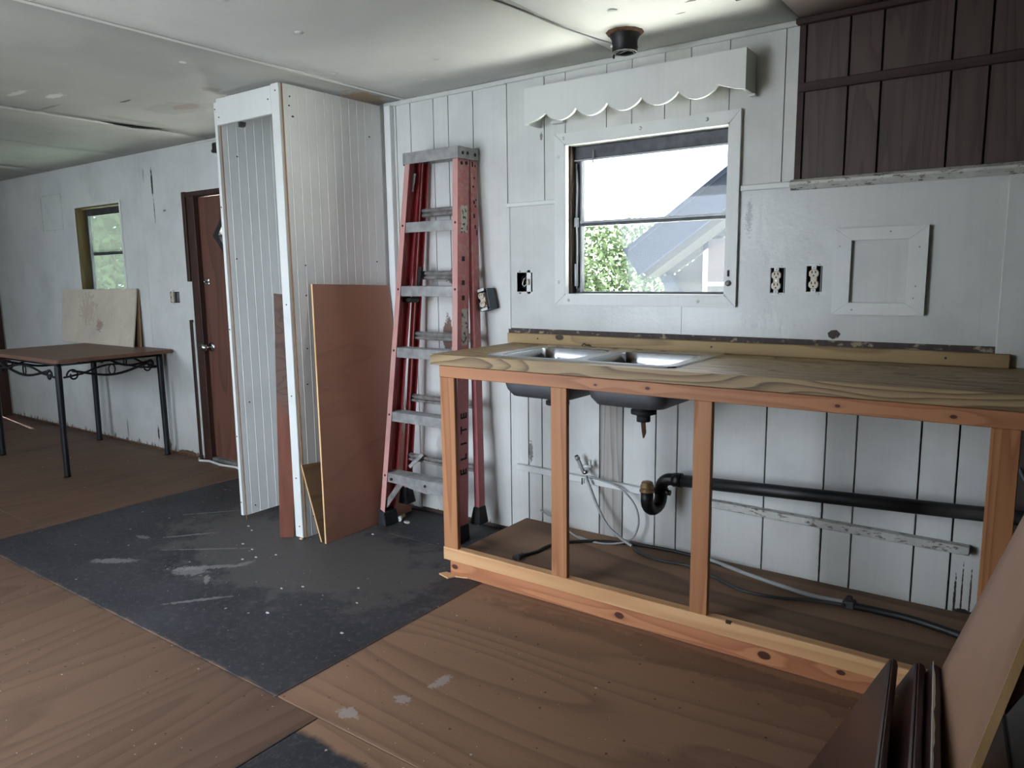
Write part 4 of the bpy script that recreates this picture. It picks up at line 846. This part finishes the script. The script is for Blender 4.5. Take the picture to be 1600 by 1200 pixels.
MB().loft([(0, -.001), (.002, -.001), (.002, .001), (0, .001)], (lrx(.13)+.026, RYz(.13)-.001, .13), (lrx(ZT)+.026, RYz(ZT)-.001, ZT)).build('rail_rib', 'pink', le)
# top cap
tc = MB(); X0, X1, Y0, Y1 = .236, .584, -.160, -.014
tc.box(X0, X1, Y0, Y1, 1.832, 1.838, .001).box(X0, X1, Y0, Y0+.005, 1.785, 1.834, .001).box(X1-.004, X1+.001, Y0, Y1, 1.785, 1.834, .001).box(X0, X0+.004, Y0, Y1, 1.78, 1.834, .001).box(X0, X1, Y1-.004, Y1, 1.80, 1.845, .001)
cap = tc.build('top_cap', 'alu', ld)
for y, z in ((-.13, 1.81), (-.095, 1.812), (-.04, 1.81)): MB().cyl((X1-.002, y, z), (X1+.003, y, z), .008, 12).build('rivet', 'screw', cap)
for y, z in ((-.13, 1.765), (-.095, 1.768)): MB().cyl((RX(z)-.002, y, z), (RX(z)+.003, y, z), .008, 12).build('rivet', 'screw', rr)
for z in (1.51, 1.205, .905, .585, .275):
    y = FYz(z); xa, xb = LX(z)+.004, RX(z)-.004
    s = MB(); s.box(xa, xb, y+.002, y+.08, z-.004, z, .001).box(xa, xb, y+.001, y+.004, z-.048, z, .001).box(xa, xb, y+.078, y+.081, z-.035, z, .001)
    for q in range(5): s.box(xa, xb, y+.008+q*.015, y+.012+q*.015, z, z+.0015)
    st_ = s.build('step', 'alu', ld)
    for xx, rail in ((LX(z)+.014, lr), (RX(z)-.014, rr)):
        for dz in (-.014, -.032): MB().cyl((xx, y-.004, z+dz), (xx, y+.001, z+dz), .006, 10).build('rivet', 'screw', rail)
    # rear horizontal under/behind each step
    zr = z+.035; yr = RYz(zr)+.012
    h = MB()
    for k in (0, .02): h.box(lrx(zr)+.004, rrx(zr)-.004, yr, yr+.012, zr+k, zr+k+.013, .001)
    h.box(lrx(zr)+.004, rrx(zr)-.004, yr+.012, yr+.016, zr-.004, zr+.038, .001)
    h.build('rear_bar', 'aludirty', ld)
z = .275; y = FYz(z)
m = MB(); m.prism([(.27, y-.004, z-.045), (.27, y-.004, z-.002), (.56, y-.004, z-.002), (.56, y-.004, z-.058), (.43, y-.004, z-.066), (.33, y-.004, z-.056)], (0, .004, 0)); b1 = m.build('step_gusset', 'alu', ld)
for xx in (.20, .43): MB().cyl((xx, y-.008, z-.028), (xx, y-.001, z-.028), .007, 10).build('bolt', 'screw', b1)
def strap(a, b_, w_, name, mat, par, t=.004):
    a, b_ = Vector(a), Vector(b_); d = (b_-a).normalized(); s = d.cross(Vector((0, 1, 0))).normalized()*w_/2; n_ = Vector((0, t, 0))
    return MB().hexa([a-s, a+s, a+s+n_, a-s+n_, b_-s, b_+s, b_+s+n_, b_-s+n_], .0005).build(name, mat, par)
strap((.255, FYz(.2)+.02, .235), (.15, FYz(.1)+.012, .10), .030, 'brace', 'aludirty', ld, .006); strap((.52, FYz(.2)+.04, .23), (.61, FYz(.1)+.04, .09), .022, 'brace', 'aludirty', ld, .006)
strap((.29, RYz(.3), .36), (.24, RYz(.3)-.05, .295), .02, 'brace', 'aludirty', ld)
strap((.275, -.10, 1.30), (.262, -.12, 1.16), .022, 'spreader', 'black', ld, .01); MB().box(.20, .26, -.16, -.1, 1.125, 1.15, .004).build('spreader_hook', 'black', ld)
strap((.275, -.12, 1.745), (.26, -.13, 1.66), .014, 'spreader_tab', 'alu', ld)
for xx, yy, z0, w_, sgn in ((RX(0), FYz(0), 0, .05, -1), (LX(0), FYz(0), 0, .05, 1)):
    m = MB(); m.hexa([(xx-sgn*.006, yy-.008, z0+.001), (xx+sgn*w_, yy-.008, z0+.001), (xx+sgn*w_, yy+.092, z0+.001), (xx-sgn*.006, yy+.092, z0+.001), (xx-sgn*.004, yy-.004, z0+.085), (xx+sgn*.038, yy-.004, z0+.07), (xx+sgn*.038, yy+.088, z0+.07), (xx-sgn*.004, yy+.088, z0+.085)], .004); m.build('foot', 'rubber', ld)
for xx, zz, sgn in ((rrx(.12), .06, -1), (lrx(.12), .08, 1)):
    m = MB(); yy = RYz(.1); m.hexa([(xx-sgn*.012, yy-.014, zz), (xx+sgn*.05, yy-.014, zz), (xx+sgn*.05, yy+.06, zz), (xx-sgn*.012, yy+.06, zz), (xx-sgn*.004, yy-.004, zz+.085), (xx+sgn*.034, yy-.004, zz+.085), (xx+sgn*.034, yy+.05, zz+.085), (xx-sgn*.004, yy+.05, zz+.085)], .004); m.build('foot', 'rubber', ld)
def rail_patch(z0, z1, y0, y1, mat, name, th=.0012):
    m = MB(); m.hexa([(RX(z0), FYz(z0)+y0, z0), (RX(z0)+th, FYz(z0)+y0, z0), (RX(z0)+th, FYz(z0)+y1, z0), (RX(z0), FYz(z0)+y1, z0), (RX(z1), FYz(z1)+y0, z1), (RX(z1)+th, FYz(z1)+y0, z1), (RX(z1)+th, FYz(z1)+y1, z1), (RX(z1), FYz(z1)+y1, z1)]); return m.build(name, mat, rr)
rail_patch(1.45, 1.575, .022, .068, 'sticker', 'label'); rail_patch(.93, 1.10, .03, .07, 'sticker', 'label')
for z in (1.33, 1.22, 1.15): rail_patch(z-.01, z+.012, .03, .05, 'screw', 'paint_drip')
def rear_patch(z0, y0, h_=.02, w_=.008): 
    return MB().box(rrx(z0)-.001, rrx(z0)+.0012, RYz(z0)+y0, RYz(z0)+y0+w_, z0, z0+h_).build('paint_drip', 'screw', re)
for z, y in ((1.70, .02), (1.66, .012), (1.60, .03), (1.585, .015), (1.57, .024), (1.52, .012), (1.47, .02), (1.44, .03), (1.755, .01), (1.755, .03)): rear_patch(z, y, random.uniform(.008, .026), random.uniform(.006, .012))
# stencilled lettering
for ch, zc in zip('ELITE', (.335, .405, .47, .535, .60)):
    cu = bpy.data.curves.new('lettering', 'FONT'); cu.body = ch; cu.size = .062; cu.extrude = .0006; cu.offset = .0012; cu.align_x = 'CENTER'
    o = bpy.data.objects.new('letter', cu); COL.objects.link(o); bpy.context.view_layer.update()
    me = bpy.data.meshes.new_from_object(o); bpy.data.objects.remove(o); me.materials.clear(); me.materials.append(M['slot'])
    o = bpy.data.objects.new('lettering', me); COL.objects.link(o)
    X = Vector((0, 0, 1)); Y = Vector((0, -1, 0)); Z = Vector((1, 0, 0)); p = Vector((RX(zc)+.0015, FYz(zc)+.066, zc))
    mw = Matrix(((X.x, Y.x, Z.x, p.x), (X.y, Y.y, Z.y, p.y), (X.z, Y.z, Z.z, p.z), (0, 0, 0, 1)))
    o.parent = rr; o.matrix_parent_inverse = Matrix.Identity(4); o.matrix_local = Matrix.Translation(-WORLD[rr]) @ mw

# ------------------------------------------------------------------ table and the boards on it
tb = thing('iron_table', (-2.76, -.43, 0), 'black wrought iron table with a worn brown wooden top against the left wall', 'table')
m = MB(); b = bmesh.new(); lp = rrect(-3.36, -2.19, -.79, -.004, .03, .737); v0 = [b.verts.new(p) for p in lp]; v1 = [b.verts.new(p+Vector((0, 0, .024))) for p in lp]
b.faces.new(v0[::-1]); b.faces.new(v1)
for i in range(len(lp)): b.faces.new((v0[i], v0[(i+1) % len(lp)], v1[(i+1) % len(lp)], v1[i]))
bmesh.ops.bevel(b, geom=[e for e in b.edges if abs(e.verts[0].co.z-e.verts[1].co.z) < 1e-4], offset=.004, segments=2, affect='EDGES'); m.add(b); m.build('tabletop', 'tabletop', tb)
legs = {'FR': ((-2.24, -.762), (-2.252, -.75)), 'BR': ((-2.272, -.067), (-2.268, -.075)), 'FL': ((-3.29, -.745), (-3.28, -.74)), 'BL': ((-3.195, -.105), (-3.2, -.095))}
for k, (p, q) in legs.items():
    MB().tube([(p[0], p[1], .001), (p[0], p[1], .012), ((p[0]+q[0])/2, (p[1]+q[1])/2, .4), (q[0], q[1], .70), (q[0], q[1], .736)], [.021, .019, .020, .021, .017], 12).build('leg', 'iron', tb)
def apron(p, q):
    p, q = Vector((*p, 0)), Vector((*q, 0)); d = q-p
    def at(s, z): v = p+d*s; return (v.x, v.y, z)
    a = MB().tube([at(0, .722), at(1, .722)], .008, 6).build('apron_rail', 'iron', tb)
    L = d.length
    up = [at(s/24, .660+.034*math.cos(2*math.pi*(s/24-.5))*(1 if 4 < s < 20 else .6)) for s in range(1, 24)]
    dn = [at(s/24, .655-.030*math.cos(2*math.pi*(s/24-.5))) for s in range(3, 22)]
    MB().tube(up, .007, 6).build('scroll_bar', 'iron', a); MB().tube(dn, .009, 6).build('scroll_bar', 'iron', a)
    for s, sg in ((.13, 1), (.87, -1)):
        pts = []
        for i in range(22):
            t_ = i/21; an = t_*2.2*math.pi; r = .044*(1-.62*t_); pts.append(at(s+sg*(-r*math.cos(an)*.9)/L, .648+r*math.sin(an)*.95))
        MB().tube(pts, .006, 6).build('scroll', 'iron', a)
    MB().tube([at(.5+.018*math.cos(i/14*6.283)/L*1.2, .660+.034*math.sin(i/14*6.283)) for i in range(14)], .005, 6, closed=True).build('scroll_ring', 'iron', a)
apron(legs['FR'][1], legs['BR'][1]); apron(legs['FL'][1], legs['FR'][1]); apron(legs['FL'][1], legs['BL'][1]); apron(legs['BL'][1], legs['BR'][1])
o = slab((-3.735, -.085, .763), (-2.60, -.085, .763), (-2.602, -.022, 1.188), (-3.77, -.022, 1.178), (0, .010, 0)).build('cream_board', 'boardwhite', origin=(-3.735, -.085, .763)); tag(o, 'stained cream board propped on the iron table below the far window', 'board')
o = slab((-3.2, -.045, .7625), (-2.585, -.030, .7625), (-2.60, -.010, 1.18), (-3.2, -.010, 1.17), (0, .006, 0)).build('backing_board', 'boardbrown'); tag(o, 'brown board standing behind the cream board, only its right side showing', 'board')

# ------------------------------------------------------------------ stack of cabinet doors and the beige sheet, lower right
dn_ = Vector((-.434, 0, -.9)).normalized(); al = Vector((.105, -.994, 0)); nn_ = dn_.cross(al).normalized()
if nn_.x > 0: nn_ = -nn_     # faces left / up
def cdoor(T, th, label, L=.62, z_bot=.002, bevel=True, mat='cherry', streak=False, grp=None):
    T = Vector(T); s = (T.z-z_bot)/(-dn_.z); D = dn_*s; A = al*L; N = -nn_*th
    t = thing('cupboard_front', (T.x+D.x+A.x/2, T.y+A.y/2, 0), label, 'cabinet door', grp)
    m = MB(); m.obox(T, A, D, N, .003); m.build('door_slab', mat, t)
    if bevel:
        e = MB(); o_ = T+A*.0+N*.25-dn_*.0035
        e.obox(o_+nn_*0, A, dn_*.004, N*.5, .001); e.build('edge_molding', mat, t)
    if streak:
        st = MB(); pts = []; rd = random.Random(5)
        for i in range(26):
            f_ = i/25; wq = .0022+.0035*rd.random() if 1 < i < 20 else .0012
            pts.append((T+A*f_+nn_*.0008-dn_*.001, wq))
        for (a, wa), (c_, wc) in zip(pts, pts[1:]):
            st.hexa([a, c_, c_-nn_*wc, a-nn_*wa, a-dn_*.002, c_-dn_*.002, c_-nn_*wc-dn_*.002, a-nn_*wa-dn_*.002])
        st.build('dried_caulk', 'trimwhite', t)
    return t
cdoor((2.597, -1.2, .443), .0195, 'dark cherry cabinet door, leftmost of the leaning stack at lower right')
cdoor((2.626, -1.205, .388), .012, 'shorter glossy dark board squeezed between the first two leaning cabinet doors', bevel=False)
cdoor((2.645, -1.2, .450), .023, 'dark cherry cabinet door, middle of the leaning stack at lower right')
cdoor((2.676, -1.2, .458), .018, 'dark cherry cabinet door with a streak of white caulk, beside the beige sheet', bevel=False, streak=True)
b = bmesh.new(); G = {}
for i in range(13):
    for k_ in range(2):
        for q in range(7):
            f, t_ = i/12, q/6; z = .003+1.097*f
            G[i, q, k_] = b.verts.new((lerp(lerp(2.545, 2.905, f), lerp(2.66, 2.903, f), t_)+.013*k_, -1.2-.4*t_, z-.002*k_))
for i in range(12):
    for q in range(6):
        for k_ in range(2): b.faces.new((G[i, q, k_], G[i+1, q, k_], G[i+1, q+1, k_], G[i, q+1, k_])).smooth = True
for i in range(12):
    for q in (0, 6): b.faces.new((G[i, q, 0], G[i+1, q, 0], G[i+1, q, 1], G[i, q, 1]))
for q in range(6):
    for i in (0, 12): b.faces.new((G[i, q, 0], G[i, q+1, 0], G[i, q+1, 1], G[i, q, 1]))
bmesh.ops.recalc_face_normals(b, faces=b.faces[:]); m = MB(); m.add(b); o = m.build('hardboard_sheet', 'beige'); tag(o, 'tall beige hardboard sheet leaning to the right beside the dark cabinet doors', 'sheet')
edge_strip(o, (2.66, -1.6025, .003), (2.903, -1.6025, 1.10), (.013, .001, 0), (.0, .003, 0), 'paleedge')
for i, (x, z, l) in enumerate(((2.80, .40, 'dark cabinet door half hidden under the beige sheet, nearer to it'), (2.835, .46, 'dark cabinet door half hidden under the beige sheet, farther from it'))):
    cdoor((x, -1.22, z), .018, l, L=.34)
cb = thing('dark_cabinet', (3.2, -1.5, 0), 'dark stained cabinet carcass outside the right edge, behind the beige sheet', 'cabinet')
MB().box(2.93, 3.5, -2.0, -1.05, .001, 1.05, .003).build('carcass', 'cherry', cb); MB().box(2.925, 3.52, -2.02, -1.03, 1.05, 1.075, .003).build('top', 'cherry', cb)

# ------------------------------------------------------------------ small things on the floor
t = thing('pipe_fitting', (.17, -.17, 0), 'small white and brass fitting lying on the floor beside the ladder foot', 'fitting')
MB().cyl((.165, -.19, .014), (.175, -.21, .013), .013, 12).build('white_cap', 'trimwhite', t); MB().cyl((.155, -.15, .014), (.165, -.19, .014), .011, 12).build('brass_body', 'brass', t)
def chip(x, y, s, name, mat, label, cat, grp=None, h=.002):
    rd = random.Random(int(x*1000+y*777)); n_ = 6
    pts = [(x+s*rd.uniform(.6, 1.1)*math.cos(i/n_*6.283), y+s*.6*rd.uniform(.6, 1.1)*math.sin(i/n_*6.283), .0004) for i in range(n_)]
    o = MB().prism(pts, (0, 0, h)).build(name, mat); return tag(o, label, cat, grp)
for x, y in ((-.02, -.93), (-.05, -.98), (.03, -.86), (-.22, -.86), (-.12, -.88), (-.35, -.72), (.42, -1.02), (.36, -1.08), (.72, -1.0), (.62, -.9), (.5, -1.25), (.86, -1.2), (-.42, -.69), (.2, -.42)):
    chip(x, y, random.uniform(.007, .012), 'paint_chip', 'trimwhite', 'flake of white paint lying on the dark floor', 'paint chip', 'white paint flakes on the dark painted floor')
chip(.22, -.20, .022, 'plaster_scrap', 'outlet', 'pale scrap on the floor right of the small fitting', 'scrap', None, .006)
chip(-.04, -.66, .016, 'wood_scrap', 'paleedge', 'tiny brown wood scrap in front of the closet post', 'scrap', None, .005)
